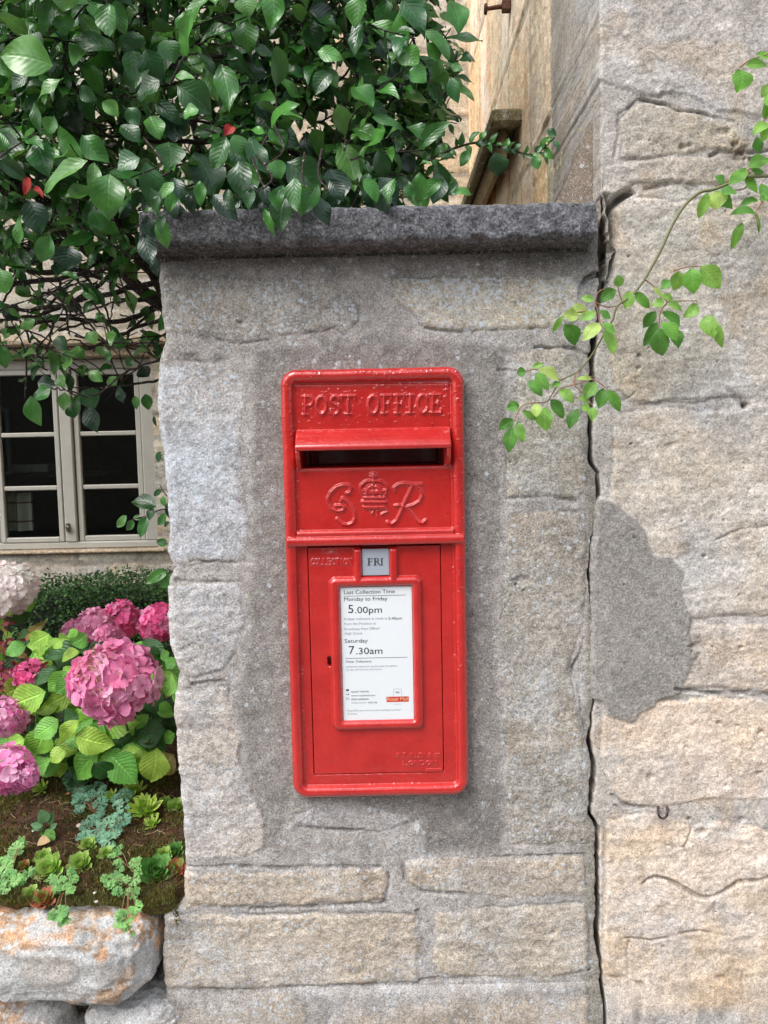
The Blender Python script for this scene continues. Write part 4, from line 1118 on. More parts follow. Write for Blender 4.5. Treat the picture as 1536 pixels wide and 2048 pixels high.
def glyph(ch, x0, x1, yt, yb):
    """serif capitals out of strokes, picture coordinates (y down)"""
    w_ = x1 - x0; h_ = yb - yt
    X = lambda t: x0 + t * w_
    Y = lambda t: yb - t * h_
    L = lambda *p: [(X(a), Y(b)) for a, b in p]
    A = lambda cx, cy, rx, ry, a0, a1: arc(X(cx), Y(cy), rx * w_, ry * h_, a0, a1)
    T, t = 2.9, 1.7
    S = lambda x, y, hw=.17: (L((x - hw, y), (x + hw, y)), t)
    if ch == 'P': return [(L((.22, 0), (.22, 1)), T), (L((.22, 1), (.55, 1)) + A(.58, .75, .34, .25, 90, -90) + L((.22, .5)), 2.3), S(.22, 0, .24), S(.1, 1, .12)]
    if ch == 'O': return [(A(.5, .5, .44, .5, 0, 360), 2.8)]
    if ch == 'S': return [(A(.52, .74, .36, .26, 20, 200) + A(.48, .26, .40, .27, 80, -160), 2.7), (L((.88, .98), (.88, .76)), t), (L((.1, .02), (.1, .26)), t)]
    if ch == 'T': return [(L((.5, 0), (.5, 1)), T), (L((.04, 1), (.96, 1)), 2.2), (L((.04, 1), (.04, .78)), t), (L((.96, 1), (.96, .78)), t), S(.5, 0, .2)]
    if ch == 'F': return [(L((.26, 0), (.26, 1)), T), (L((.05, 1), (.92, 1)), 2.2), (L((.92, 1), (.92, .78)), t), (L((.26, .52), (.70, .52)), t), (L((.70, .64), (.70, .40)), t), S(.26, 0, .24)]
    if ch == 'I': return [(L((.5, 0), (.5, 1)), T), S(.5, 0, .42), S(.5, 1, .42)]
    if ch == 'C': return [(A(.55, .5, .46, .5, 42, 318), 2.8), (L((.92, .98), (.92, .70)), t), (L((.92, .02), (.92, .28)), t)]
    if ch == 'E': return [(L((.24, 0), (.24, 1)), T), (L((.04, 1), (.92, 1)), 2.2), (L((.04, 0), (.96, 0)), 2.2), (L((.92, 1), (.92, .80)), t), (L((.96, 0), (.96, .22)), t), (L((.24, .52), (.70, .52)), t), (L((.70, .64), (.70, .40)), t)]
    return []


TITLE = []
for ch, a, b_ in (('P', 605, 627), ('O', 631, 654), ('S', 659, 680), ('T', 682, 711), ('O', 735, 758), ('F', 762, 784), ('F', 789, 810), ('I', 813, 829), ('C', 833, 856), ('E', 860, 883)):
    t_ = (a - 605) / 278.0 * 4
    TITLE += glyph(ch, a, b_, 793 - t_, 829 - t_)
def CZ(pts): return [(540 + x / 3.657, 700 + y / 3.657) for x, y in pts]
CIPHER = [
    # G: big open loop with a curled tip, then the tail sweeping below
    (CZ([(560, 1050), (585, 1040), (592, 1010), (575, 990), (535, 988), (490, 1000), (445, 1040), (420, 1090), (425, 1130), (445, 1160), (490, 1180), (535, 1172), (545, 1150), (520, 1138), (480, 1140)]), 3.4),
    (CZ([(530, 1085), (560, 1105), (590, 1140), (615, 1180), (622, 1230), (605, 1265), (570, 1280), (530, 1275), (510, 1255), (490, 1238)]), 3.4),
    (CZ([(530, 1085), (515, 1110)]), 2.2),
    # R
    (CZ([(915, 1030), (905, 1010), (935, 985), (985, 975), (1050, 985), (1110, 982)]), 3.2),
    (CZ([(1045, 985), (1020, 1040), (990, 1100), (970, 1150), (950, 1200), (925, 1250), (890, 1275), (860, 1260)]), 3.4),
    (CZ([(1060, 990), (1100, 1015), (1115, 1060), (1095, 1105), (1050, 1135), (990, 1150), (940, 1135), (915, 1140)]), 3.0),
    (CZ([(1000, 1150), (1030, 1185), (1060, 1230), (1090, 1262), (1120, 1265), (1140, 1245)]), 3.4),
    # VI below the crown
    (CZ([(725, 1160), (745, 1205), (765, 1160)]), 1.7), (CZ([(700, 1160), (790, 1160)]), 1.5), (CZ([(800, 1165), (850, 1165)]), 1.6), (CZ([(815, 1205), (840, 1190), (858, 1185)]), 2.2), (CZ([(780, 1175), (784, 1215)]), 1.6),
]
CROWN = [
    (CZ([(690, 1080), (835, 1080)]), 4.0), (CZ([(680, 1112), (845, 1112)]), 4.4), (CZ([(690, 1148), (835, 1148)]), 3.2),
    (CZ([(685, 1060), (662, 1030), (665, 990), (700, 962), (745, 958)]), 3.0), (CZ([(840, 1060), (855, 1030), (850, 990), (815, 962), (765, 958)]), 3.0),
    (CZ([(758, 1065), (756, 1000), (757, 945)]), 3.2), (CZ([(705, 1050), (720, 1010), (735, 1000)]), 5.0), (CZ([(810, 1050), (795, 1010), (780, 1000)]), 5.0),
    (CZ([(728, 1042), (790, 1042)]), 5.0), (CZ([(757, 935), (757, 915)]), 4.0), (CZ([(735, 925), (780, 925)]), 2.6), (CZ([(735, 908), (757, 902), (780, 908)]), 2.0), (CZ([(670, 1030), (845, 1030)]), 3.0),
]


def mini(txt, x0, x1, yt, yb):
    """small cast capitals"""
    G = {'N': [[(0, 0), (0, 1), (1, 0), (1, 1)]], 'E': [[(1, 1), (0, 1), (0, 0), (1, 0)], [(0, .5), (.8, .5)]], 'X': [[(0, 0), (1, 1)], [(0, 1), (1, 0)]], 'T': [[(0, 1), (1, 1)], [(.5, 1), (.5, 0)]],
         'C': [[(1, .85), (.5, 1), (0, .6), (0, .4), (.5, 0), (1, .15)]], 'O': [[(.5, 1), (0, .7), (0, .3), (.5, 0), (1, .3), (1, .7), (.5, 1)]], 'L': [[(0, 1), (0, 0), (1, 0)]], 'I': [[(.5, 0), (.5, 1)]],
         'W': [[(0, 1), (.25, 0), (.5, .8), (.75, 0), (1, 1)]], 'A': [[(0, 0), (.5, 1), (1, 0)], [(.2, .4), (.8, .4)]], '&': [[(1, 0), (.2, .8), (.5, 1), (.7, .8), (0, .3), (.4, 0), (1, .5)]], 'D': [[(0, 0), (0, 1), (.6, 1), (1, .6), (1, .4), (.6, 0), (0, 0)]],
         '.': [[(.5, 0), (.5, .05)]], ' ': []}
    o = []; n = len(txt); w_ = (x1 - x0) / n
    for i, ch in enumerate(txt):
        for pl in G.get(ch, []):
            o.append(([(x0 + (i + .12 + .72 * a) * w_, yb - b * (yb - yt)) for a, b in pl], 1.15))
    return o


def paint_lumps(X, Z, amt):
    a = vn(X * 260, Z * 260, 0, 500); b = vn(X * 150, Z * 150, 0, 501)
    return amt * (0.0009 * sstep(0.62, 0.95, a) + 0.0007 * sstep(0.72, 0.95, b)) + 0.00018 * fbm(X * 60, Z * 60, 0, 502, 3)


def body():
    st = 0.00095
    xs = np.concatenate([[BX0 - .004, BX0 - .002, BX0 - .001], np.arange(BX0, BX1, st), [BX1, BX1 + .001, BX1 + .002, BX1 + .004]])
    zs_ = np.concatenate([[BZ0 - .004, BZ0 - .002, BZ0 - .001], np.arange(BZ0, BZ1, st), [BZ1, BZ1 + .001, BZ1 + .002, BZ1 + .004]])
    X, Z = np.meshgrid(xs, zs_)
    px, py = proj(X, BY, Z)
    D = rrect(X, Z, BX0, BX1, BZ0, BZ1, 0.026)
    # grainy hand-painted edge
    wob = 0.0005 * fbm(X * 30, Z * 30, 0, 510, 3)
    Dw = D + wob
    bt = 0.0205
    t = np.clip(Dw / bt, 0, 1)
    tube = 0.015 + 0.0125 * np.sqrt(np.clip(1 - (2 * t - 1) ** 2, 0, 1)) ** 0.9
    panel = 0.0165 - 0.0012 * np.exp(-((Dw - bt - .002) / 0.002) ** 2)
    h = np.where(Dw < bt, tube, panel)
    k = np.exp(-((Dw - bt) / 0.0025) ** 2)
    h = h + 0.001 * k
    upper = py < 1066
    # door level surround in the lower half: the casing is a little fuller at the sides
    low = sstep(1085, 1092, py)
    inner = sstep(0.017, 0.021, Dw)
    h = h * (1 - low * inner) + low * inner * 0.0168
    # scuffed step under the top rim
    h += 0.0014 * sstep(4, 0, np.abs(py - (771 - (px - 590) * .006) + 2 * fbm(px / 20, py / 20, 0, 511, 3))) * (Dw > bt + .003) * (px < 900)
    # cast words and royal cipher
    s = strokes(px, py, TITLE); h += 0.0034 * sstep(-1.4, 2.2, s) 
    s = strokes(px, py, CIPHER); h += 0.0034 * sstep(-1.4, 2.8, s)
    s = strokes(px, py, CROWN); h += 0.0040 * sstep(-1.6, 3.4, s)
    # double ledge
    zl = P(745, 1066, BY)[2]; zl2 = P(745, 1080, BY)[2]
    inx = sstep(0.004, 0.010, Dw)
    r1 = 0.0245 + 0.0035 * np.sqrt(np.clip(1 - ((Z - zl) / 0.0055) ** 2, 0, 1))
    r2 = 0.0275 + 0.0045 * np.sqrt(np.clip(1 - ((Z - zl2) / 0.0075) ** 2, 0, 1))
    h = np.where((np.abs(Z - zl) < 0.0055) & (Dw > 0.02), np.maximum(h, r1), h)
    h = np.where((np.abs(Z - zl2) < 0.0075) & (Dw > 0.0045), np.maximum(h, r2), h)
    # lip under the letter slot
    zs1 = P(745, 937, BY)[2]
    h += 0.0016 * np.exp(-((Z - zs1) / 0.0016) ** 2) * (Dw > bt + .002)
    # slot
    sx0, sx1 = P(600, 915, BY)[0], P(890, 915, BY)[0]; sz0, sz1 = P(745, 934, BY)[2], P(745, 886, BY)[2]
    sl_ = rrect(X, Z, sx0, sx1, sz0, sz1, 0.003)
    h = np.where(sl_ > 0, -0.19 * sstep(0, 0.0015, sl_) + 0.0165, h)
    # door opening
    dx0, dx1 = P(620, 1300, BY)[0], P(885, 1300, BY)[0]; dz0, dz1 = P(745, 1549, BY)[2], P(745, 1089, BY)[2]
    do = rrect(X, Z, dx0, dx1, dz0, dz1, 0.004)
    h = np.where(do > 0, 0.0168 - 0.024 * sstep(0, 0.001, do), h)
    # chipped edges along the door opening, paint runs
    h += np.where((do < 0) & (Dw > bt * .5) & (py > 1092), 0.0008 * np.exp(-((do + .0015) / 0.0012) ** 2) * sstep(0, .5, fbm(X * 90, Z * 90, 0, 512, 3)), 0)
    amt = 0.35 + 1.0 * sstep(900, 760, py) + 1.2 * np.exp(-((Dw - bt) / .003) ** 2) + 0.7 * sstep(560, 600, px) * sstep(900, 925, px)
    h += np.where((sl_ < -.001) & (do < -.0005) & (Dw > 0.001), paint_lumps(X, Z, amt), 0)
    # the rim is turned down to the wall all round
    gz, gx = np.gradient(D, zs_, xs)
    out = D < 0
    Xn = np.where(out, X - D * gx, X); Zn = np.where(out, Z - D * gz, Z)
    h = np.where(out, 0.015 * np.clip(1 + D / 0.0015, 0, 1) - 0.006 * np.clip(-D / .003, 0, 1), h)
    return mesh_obj('body', np.stack([Xn, -h, Zn], -1), grid_faces(*X.shape), M_red, box, attrs=None), (dx0, dx1, dz0, dz1)


box = empty('post_box', ((BX0 + BX1) / 2, 0, BZ0), 'red cast iron post box set into the cement patch of the wall', 'post box')
body_o, DOOR = body()


def door():
    dx0, dx1, dz0, dz1 = DOOR
    g = 0.0011
    x0, x1, z0, z1 = dx0 + g, dx1 - g, dz0 + g, dz1 - g * 3.2
    xs = np.concatenate([[x0, x0 + .0002], np.arange(x0 + .0008, x1 - .0008, 0.00095), [x1 - .0002, x1]])
    zs_ = np.concatenate([[z0, z0 + .0002], np.arange(z0 + .0008, z1 - .0008, 0.00095), [z1 - .0002, z1]])
    X, Z = np.meshgrid(xs, zs_); px, py = proj(X, BY, Z)
    h = np.full(X.shape, 0.0172) + 0.0004 * fbm(X * 12, Z * 12, 0, 520, 2)
    fx0, fx1, fz0, fz1 = P(661, 1300, BY)[0], P(846, 1300, BY)[0], P(745, 1459, BY)[2], P(745, 1153, BY)[2]
    ix0, ix1, iz0, iz1 = P(683, 1300, BY)[0], P(826, 1300, BY)[0], P(745, 1440, BY)[2], P(745, 1173, BY)[2]
    so_ = rrect(X, Z, fx0, fx1, fz0, fz1, 0.012); si = rrect(X, Z, ix0, ix1, iz0, iz1, 0.002)
    band = np.minimum(so_, -si)
    w_ = 0.0085
    ring = 0.0085 * np.sqrt(np.clip(1 - (1 - np.clip(band / w_, 0, 1)) ** 2, 0, 1))
    h += np.where((so_ > 0) & (si < 0), ring, 0)
    h = np.where(si > 0, 0.0172 - 0.001, h)
    # day tablet holder
    for a, b_ in ((707, 724), (778, 796)):
        ax0, ax1 = P(a, 1130, BY)[0], P(b_, 1130, BY)[0]
        q = rrect(X, Z, ax0, ax1, P(745, 1168, BY)[2], P(745, 1096, BY)[2], 0.003)
        h = np.where(q > 0, np.maximum(h, 0.0172 + 0.0085 * np.sqrt(np.clip(1 - (1 - np.clip(q / 0.0055, 0, 1)) ** 2, 0, 1))), h)
    q = rrect(X, Z, P(724, 1130, BY)[0], P(778, 1130, BY)[0], P(745, 1152, BY)[2], P(745, 1080, BY)[2], 0.001)
    h = np.where(q > 0, 0.0160, h)
    q = rrect(X, Z, P(722, 1130, BY)[0], P(780, 1130, BY)[0], P(745, 1098, BY)[2], P(745, 1070, BY)[2], 0.001)
    h = np.where(q > 0, 0.002, h)
    s = strokes(px, py, mini('NEXT', 644, 680, 1095, 1106) + mini('COLLECTION', 621, 704, 1118, 1130)); h += 0.0013 * sstep(-1.0, 1.0, s)
    s = strokes(px, py, mini('W.T.ALLEN & CO', 793, 882, 1508, 1516) + mini('LONDON', 806, 874, 1523, 1531)); h += 0.0013 * sstep(-1.0, 1.0, s)
    h += 0.001 * (rrect(px, -py, 852, 884, -1545, -1538, 2) > 0)
    kd = rrect(px, -py, 654.5, 662, -1334, -1314, 3.2)
    h = np.where(kd > 0, h - 0.05, h)
    amt = 0.15 + 0.8 * np.exp(-(np.minimum.reduce([X - x0, x1 - X, Z - z0, z1 - Z]) / .004) ** 2)
    h += np.where((kd < 0) & (h > 0.01), paint_lumps(X, Z, amt), 0)
    e = np.minimum.reduce([X - x0, x1 - X, Z - z0, z1 - Z])
    h = np.where(e < 0.0001, 0.0, h); h = np.where((e >= .0001) & (e < 0.0005), h - .0008, h)
    d = mesh_obj('door', np.stack([X, -h, Z], -1), grid_faces(*X.shape), M_red, box)
    return d
door_o = door()


def prism(bm, prof, x0, x1):
    a = [bm.verts.new((x0, y, z)) for y, z in prof]; b = [bm.verts.new((x1, y, z)) for y, z in prof]
    n = len(prof)
    bm.faces.new(a); bm.faces.new(b[::-1])
    for i in range(n): bm.faces.new((a[i], b[i], b[(i + 1) % n], a[(i + 1) % n]))


def hood():
    import bmesh
    HY = -0.047
    zt = P(745, 857, BY)[2]; zl = P(745, 890, HY)[2]; zlb = zl - 0.0075; zb = P(745, 937, BY)[2] + .001
    x0, x1 = P(589, 895, HY)[0], P(903, 895, HY)[0]
    bm = bmesh.new()
    prism(bm, [(-0.010, zt), (-0.020, zt + .001), (HY, zl), (HY + .0005, zlb), (-0.012, zlb + 0.006)], x0, x1)
    bmesh.ops.bevel(bm, geom=[e for e in bm.edges], offset=0.0032, segments=3, profile=0.6, affect='EDGES')
    chk = []
    for a, c in ((x0 + .0003, x0 + 0.0075), (x1 - 0.0075, x1 - .0003)):
        b2 = bmesh.new(); chk.append(('hood_cheek', b2))
        prism(b2, [(-0.010, zt - .004), (HY + .008, zl - .004), (HY + .002, zlb - .001), (HY + .006, zlb - .012), (-0.026, zb + .004), (-0.020, zb), (-0.010, zb)], a, c)
        bmesh.ops.bevel(b2, geom=[e for e in b2.edges], offset=0.0018, segments=2, profile=0.6, affect='EDGES')
    for nm, q in [('hood', bm)] + chk:
        bmesh.ops.recalc_face_normals(q, faces=q.faces)
        for f in q.faces: f.smooth = True
        me = bpy.data.meshes.new(nm); q.to_mesh(me); q.free()
        off = Vector(box.location)
        me.transform(Matrix.Translation(-off)); me.materials.append(M_red)
        o = bpy.data.objects.new(nm, me); COLL.objects.link(o); o.parent = box
        try: me.set_sharp_from_angle(angle=R(50))
        except Exception: pass
hood()


# the printed collection notice and the day tablet
CAPH = 0.682
def text_mesh(txt, x0, x1, base, cap, Y, size_ref=None):
    cu = bpy.data.curves.new('txt', 'FONT'); cu.body = txt; cu.size = 1.0; cu.resolution_u = 3; cu.offset = 0.0
    o = bpy.data.objects.new('txt', cu); COLL.objects.link(o)
    bpy.context.view_layer.update()
    dg = bpy.context.evaluated_depsgraph_get(); me = o.evaluated_get(dg).to_mesh()
    V = np.array([v.co[:] for v in me.vertices]); Fs = [tuple(p.vertices) for p in me.polygons]
    o.evaluated_get(dg).to_mesh_clear(); bpy.data.objects.remove(o); bpy.data.curves.remove(cu)
    sx = (x1 - x0) / (V[:, 0].max() - V[:, 0].min())
    V = np.stack([x0 + (V[:, 0] - V[:, 0].min()) * sx, np.full(len(V), Y), base + V[:, 1] * (cap / CAPH)], 1)
    return V, Fs


def notice():
    M_paper = plain_mat('notice_paper', (0.78, 0.83, 0.86), 0.3, var=0.02, scale=8)
    M_ink = plain_mat('black_ink', (0.03, 0.035, 0.04), 0.6)
    M_grey = plain_mat('grey_ink', (0.30, 0.35, 0.38), 0.6)
    M_lr = plain_mat('logo_red', (0.60, 0.03, 0.03), 0.5)
    M_ly = plain_mat('logo_yellow', (0.85, 0.62, 0.30), 0.5)
    Y = -0.0185
    a = P(684, 1175, Y); b = P(826, 1439, Y)
    x0, x1 = P(683.5, 1300, Y)[0], P(825.5, 1300, Y)[0]
    sheet = MB().box((x0, Y, b[2]), (x1, Y + .0016, P(745, 1174, Y)[2]), 0.0004).build('notice_plate', M_paper, door_o)
    Yi = Y - 0.0003
    def bake(name, items, mat):
        V = []; F = []; n = 0
        for it in items:
            t, l, r, bl, cap = it
            p = P((l + r) / 2, bl, Yi); xl = P(l, bl, Yi)[0]; xr = P(r, bl, Yi)[0]
            if t is None:
                v = np.array([(xl, Yi, p[2]), (xr, Yi, p[2]), (xr, Yi, p[2] + cap / 1230), (xl, Yi, p[2] + cap / 1230)]); f = [(0, 1, 2, 3)]
            else: v, f = text_mesh(t, xl, xr, p[2], cap / 1230, Yi)
            V.append(v); F += [tuple(i + n for i in q) for q in f]; n += len(v)
        V = np.concatenate(V)
        g = {}
        for q in F: g.setdefault(len(q), []).append(q)
        return mesh_obj(name, V, [np.array(q) for q in g.values()], mat, sheet, smooth=False)
    bake('lettering', [
        ('Last Collection Time', 688, 789.5, 1187.3, 7.6), (None, 688, 812, 1191.6, .8), ('Monday to Friday', 688.5, 775, 1201.3, 7.6),
        ('5', 696.5, 707, 1225.9, 16.4), ('.00pm', 710, 764, 1225.9, 13.0), ('5.45pm', 777, 804, 1239.0, 5.2),
        ('Saturday', 689.6, 735.6, 1285.3, 7.8), ('7', 698, 709, 1308, 16.4), ('.30am', 712, 765, 1308, 13.2), (None, 691, 815, 1316, .8),
        ('Other Collections', 691.7, 743, 1325, 4.4), ('03457 740740', 702.6, 737.5, 1385, 3.2), ('www.royalmail.com', 702.6, 750.5, 1392.3, 3.2), ('0345 6000606', 702.6, 737.5, 1400, 3.2),
        ('WR12 738', 736, 754, 1406.7, 3.2), (None, 692, 698, 1382, 3.6), (None, 692, 698, 1389.4, 1), (None, 697, 698, 1390, 3)], M_ink)
    bake('small_lettering', [
        ('A later collection is made at', 688, 775, 1239.5, 5), ('from the Postbox at', 688, 752, 1249.4, 5), ('Broadway Post Office*', 689, 760, 1259.6, 5), ('High Street', 689.6, 725, 1269, 5),
        ('Additional collections may be made throughout', 691.7, 794.5, 1334, 3.6), ('the day until the last time shown', 691.7, 763, 1340.4, 3.6),
        ('Postbox Number', 703, 733, 1406.7, 3), ('Royal Mail uses covert security markings to protect', 695, 802, 1421.8, 3.4), ('its boxes', 695, 714, 1429, 3.4),
        (None, 787, 803, 1378.0, .5), (None, 787, 787.5, 1393, 15), (None, 803, 803.5, 1393, 15), (None, 787, 803, 1408.5, .5), (None, 791, 799, 1385, 2), (None, 792, 793, 1387, 2.5), (None, 794.6, 795.6, 1387, 3), (None, 797, 798, 1387, 2.5),
        (None, 692, 697.5, 1399, .7), (None, 692, 692.7, 1399, 4), (None, 697, 697.7, 1399, 4), (None, 692, 697.5, 1395.5, .7)], M_grey)
    bake('logo_bar', [(None, 773, 817.5, 1403.7, 11)], M_lr)
    Yi -= 0.0002
    bake('logo_text', [('Royal Mail', 775, 815.5, 1401.2, 7.2)], M_ly)
    # tablet
    M_tab = plain_mat('enamel_tablet', (0.36, 0.41, 0.47), 0.35, var=0.05, scale=40)
    Yt = -0.0195
    x0, x1 = P(724.5, 1125, Yt)[0], P(778, 1125, Yt)[0]
    tb = MB().box((x0, Yt, P(745, 1151, Yt)[2]), (x1, Yt + .003, P(745, 1098, Yt)[2]), 0.0006).build('day_tablet', M_tab, door_o)
    Yi = Yt - 0.0003; m = MB()
    def bar(a, b_, c, d):
        q = P(a, d, Yi); r = P(b_, c, Yi); xx = sorted((q[0], r[0])); zz = sorted((q[2], r[2]))
        m.add([(xx[0], Yi, zz[0]), (xx[1], Yi, zz[0]), (xx[1], Yi, zz[1]), (xx[0], Yi, zz[1])], [[0, 1, 2, 3]])
    K = lambda x: 650 + x / 7.314
    J = lambda y: 1070 + y / 7.314
    def bb(a, b_, c, d, o=0.0): 
        nonlocal Yi
        Yi = Yt - 0.0003 - o; bar(K(a), K(b_), J(c), J(d))
    bb(632, 652, 345, 445); bb(618, 665, 338, 346, .0001); bb(618, 665, 438, 446, .0001); bb(652, 692, 338, 347, .00015); bb(686, 692, 338, 368, .0002); bb(652, 676, 385, 393, .0001); bb(673, 679, 376, 402, .0002)
    bb(722, 742, 345, 445); bb(710, 755, 338, 346, .0001); bb(710, 755, 438, 446, .0001); bb(742, 772, 338, 347, .00015); bb(768, 784, 345, 384, .0001); bb(742, 772, 382, 391, .0001)
    for i in range(6): bb(756 + i * 7, 774 + i * 7, 390 + i * 9, 400 + i * 9, .0002 + i * .00001)
    bb(790, 812, 438, 446, .0003)
    bb(822, 840, 345, 445); bb(812, 850, 338, 346, .0001); bb(812, 850, 438, 446, .0001)
    m.build('day_lettering', M_ink, tb)
notice()

# ------------------------------------------------------------------ leaves
class LeafBag:
    """many curved leaves laid into one mesh"""
    def __init__(s): s.b = []; s.t = []; s.w = []; s.n = []; s.c = []; s.k = []
    def add(s, base, tip, width, normal, col, fold=0.25, curl=0.12, droop=0.0):
        s.b.append(base); s.t.append(tip); s.w.append(width); s.n.append(normal); s.c.append(col); s.k.append((fold, curl, droop))
    def build(s, name, mat, parent, rows=9, colsn=5, widest=0.42, serr=0.0, wave=0.05, sharp=0.75, stem=0.06, seed=1, **kw):
        if not s.b: return None
        b = np.array(s.b, float); t = np.array(s.t, float); w_ = np.array(s.w, float); nrm = np.array(s.n, float); c = np.array(s.c, float); k = np.array(s.k, float)
        N = len(b); rs = np.random.RandomState(seed)
        ax = t - b; L = np.linalg.norm(ax, axis=1, keepdims=True); ax = ax / (L + 1e-9)
        sd_ = np.cross(ax, nrm); sd_ /= np.linalg.norm(sd_, axis=1, keepdims=True) + 1e-9
        up = np.cross(sd_, ax)
        T = np.linspace(0, 1, rows)
        p = math.log(0.5) / math.log(widest)
        prof = np.sin(math.pi * np.clip(T, 0, 1) ** p) ** sharp
        prof[0] = stem * 0.4; prof[-1] = 0.0
        if serr:
            prof[1:-1] *= 1 + serr * np.where(np.arange(rows)[1:-1] % 2 == 0, 1, -1)
        Xc = np.linspace(-1, 1, colsn)
        fold, curl, droop = k[:, 0], k[:, 1], k[:, 2]
        phs = rs.uniform(0, 6.28, (N, 2)); wv = rs.uniform(0.5, 1.5, N) * wave
        tt = T[None, :, None]; xx = Xc[None, None, :]
        half = (w_ / 2)[:, None, None] * prof[None, :, None]
        lat = xx * half
        z = np.abs(xx) * half * fold[:, None, None] * 1.0
        z = z - curl[:, None, None] * L[:, :, None] * (tt - 0.35) ** 2 * 2.0 + curl[:, None, None] * L[:, :, None] * 0.245
        z = z + wv[:, None, None] * L[:, :, None] * np.abs(xx) ** 2 * np.sin(tt * 9 + phs[:, 0][:, None, None] + 2.4 * (xx > 0)) * 0.8
        # sideways bend
        sb = rs.normal(0, 0.06, N)[:, None, None] * L[:, :, None] * np.sin(tt * math.pi)
        V = (b[:, None, None, :] + ax[:, None, None, :] * (tt * L[:, :, None])[..., None] + sd_[:, None, None, :] * (lat + sb)[..., None]
             + up[:, None, None, :] * z[..., None])
        V[..., 2] -= (droop[:, None, None] * L[:, :, None] * tt ** 2) * np.ones_like(xx)
        nv = rows * colsn
        F0 = grid_faces(rows, colsn)
        Fq = (F0[None] + (np.arange(N) * nv)[:, None, None]).reshape(-1, 4)
        uv = np.stack(np.broadcast_arrays((xx + 1) / 2, tt), -1)[0]
        UV = np.broadcast_to(uv[None], (N, rows, colsn, 2)).reshape(-1, 2)
        C = np.repeat(c, nv, 0)
        return mesh_obj(name, V.reshape(-1, 3), Fq, mat, parent, cols=C, uvs=UV, **kw)


def unit(v):
    v = np.asarray(v, float); return v / (np.linalg.norm(v) + 1e-9)


def in_poly(x, y, poly):
    return poly_sd(np.array([x]), np.array([y]), poly)[0] > 0


def hero(bag, lst, K, Ymin, Ymax, colf, rs, foldr=(0.15, 0.4), lean=0.25, wk=1.0):
    """leaves measured on the photograph: (x0,y0,x1,y1,width[,tone]) in crop pixels; each gets its own distance"""
    for it in lst:
        x0, y0, x1, y1, w_ = it[:5]; tone = it[5] if len(it) > 5 else 0
        (ax, ay), (bx, by) = K(x0, y0), K(x1, y1); sc = K(1, 0)[0] - K(0, 0)[0]
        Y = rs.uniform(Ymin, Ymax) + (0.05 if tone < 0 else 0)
        dy = rs.uniform(-lean, lean) * math.hypot(bx - ax, by - ay) / 1300
        B = P(ax, ay, Y); T = P(bx, by, Y + dy)
        d = (Y + 1.35) / FPX
        n = unit([rs.uniform(-.45, .45), -1, rs.uniform(0.0, 0.75)])
        bag.add(B, T, w_ * sc * d * 1.16 * wk, n, colf(tone, rs), rs.uniform(*foldr), rs.uniform(0.02, 0.22))


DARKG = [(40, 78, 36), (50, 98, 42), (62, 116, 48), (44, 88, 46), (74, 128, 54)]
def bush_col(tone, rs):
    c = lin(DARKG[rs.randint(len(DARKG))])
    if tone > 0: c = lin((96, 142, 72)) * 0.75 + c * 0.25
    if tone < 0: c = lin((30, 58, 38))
    return c * rs.uniform(0.85, 1.4)


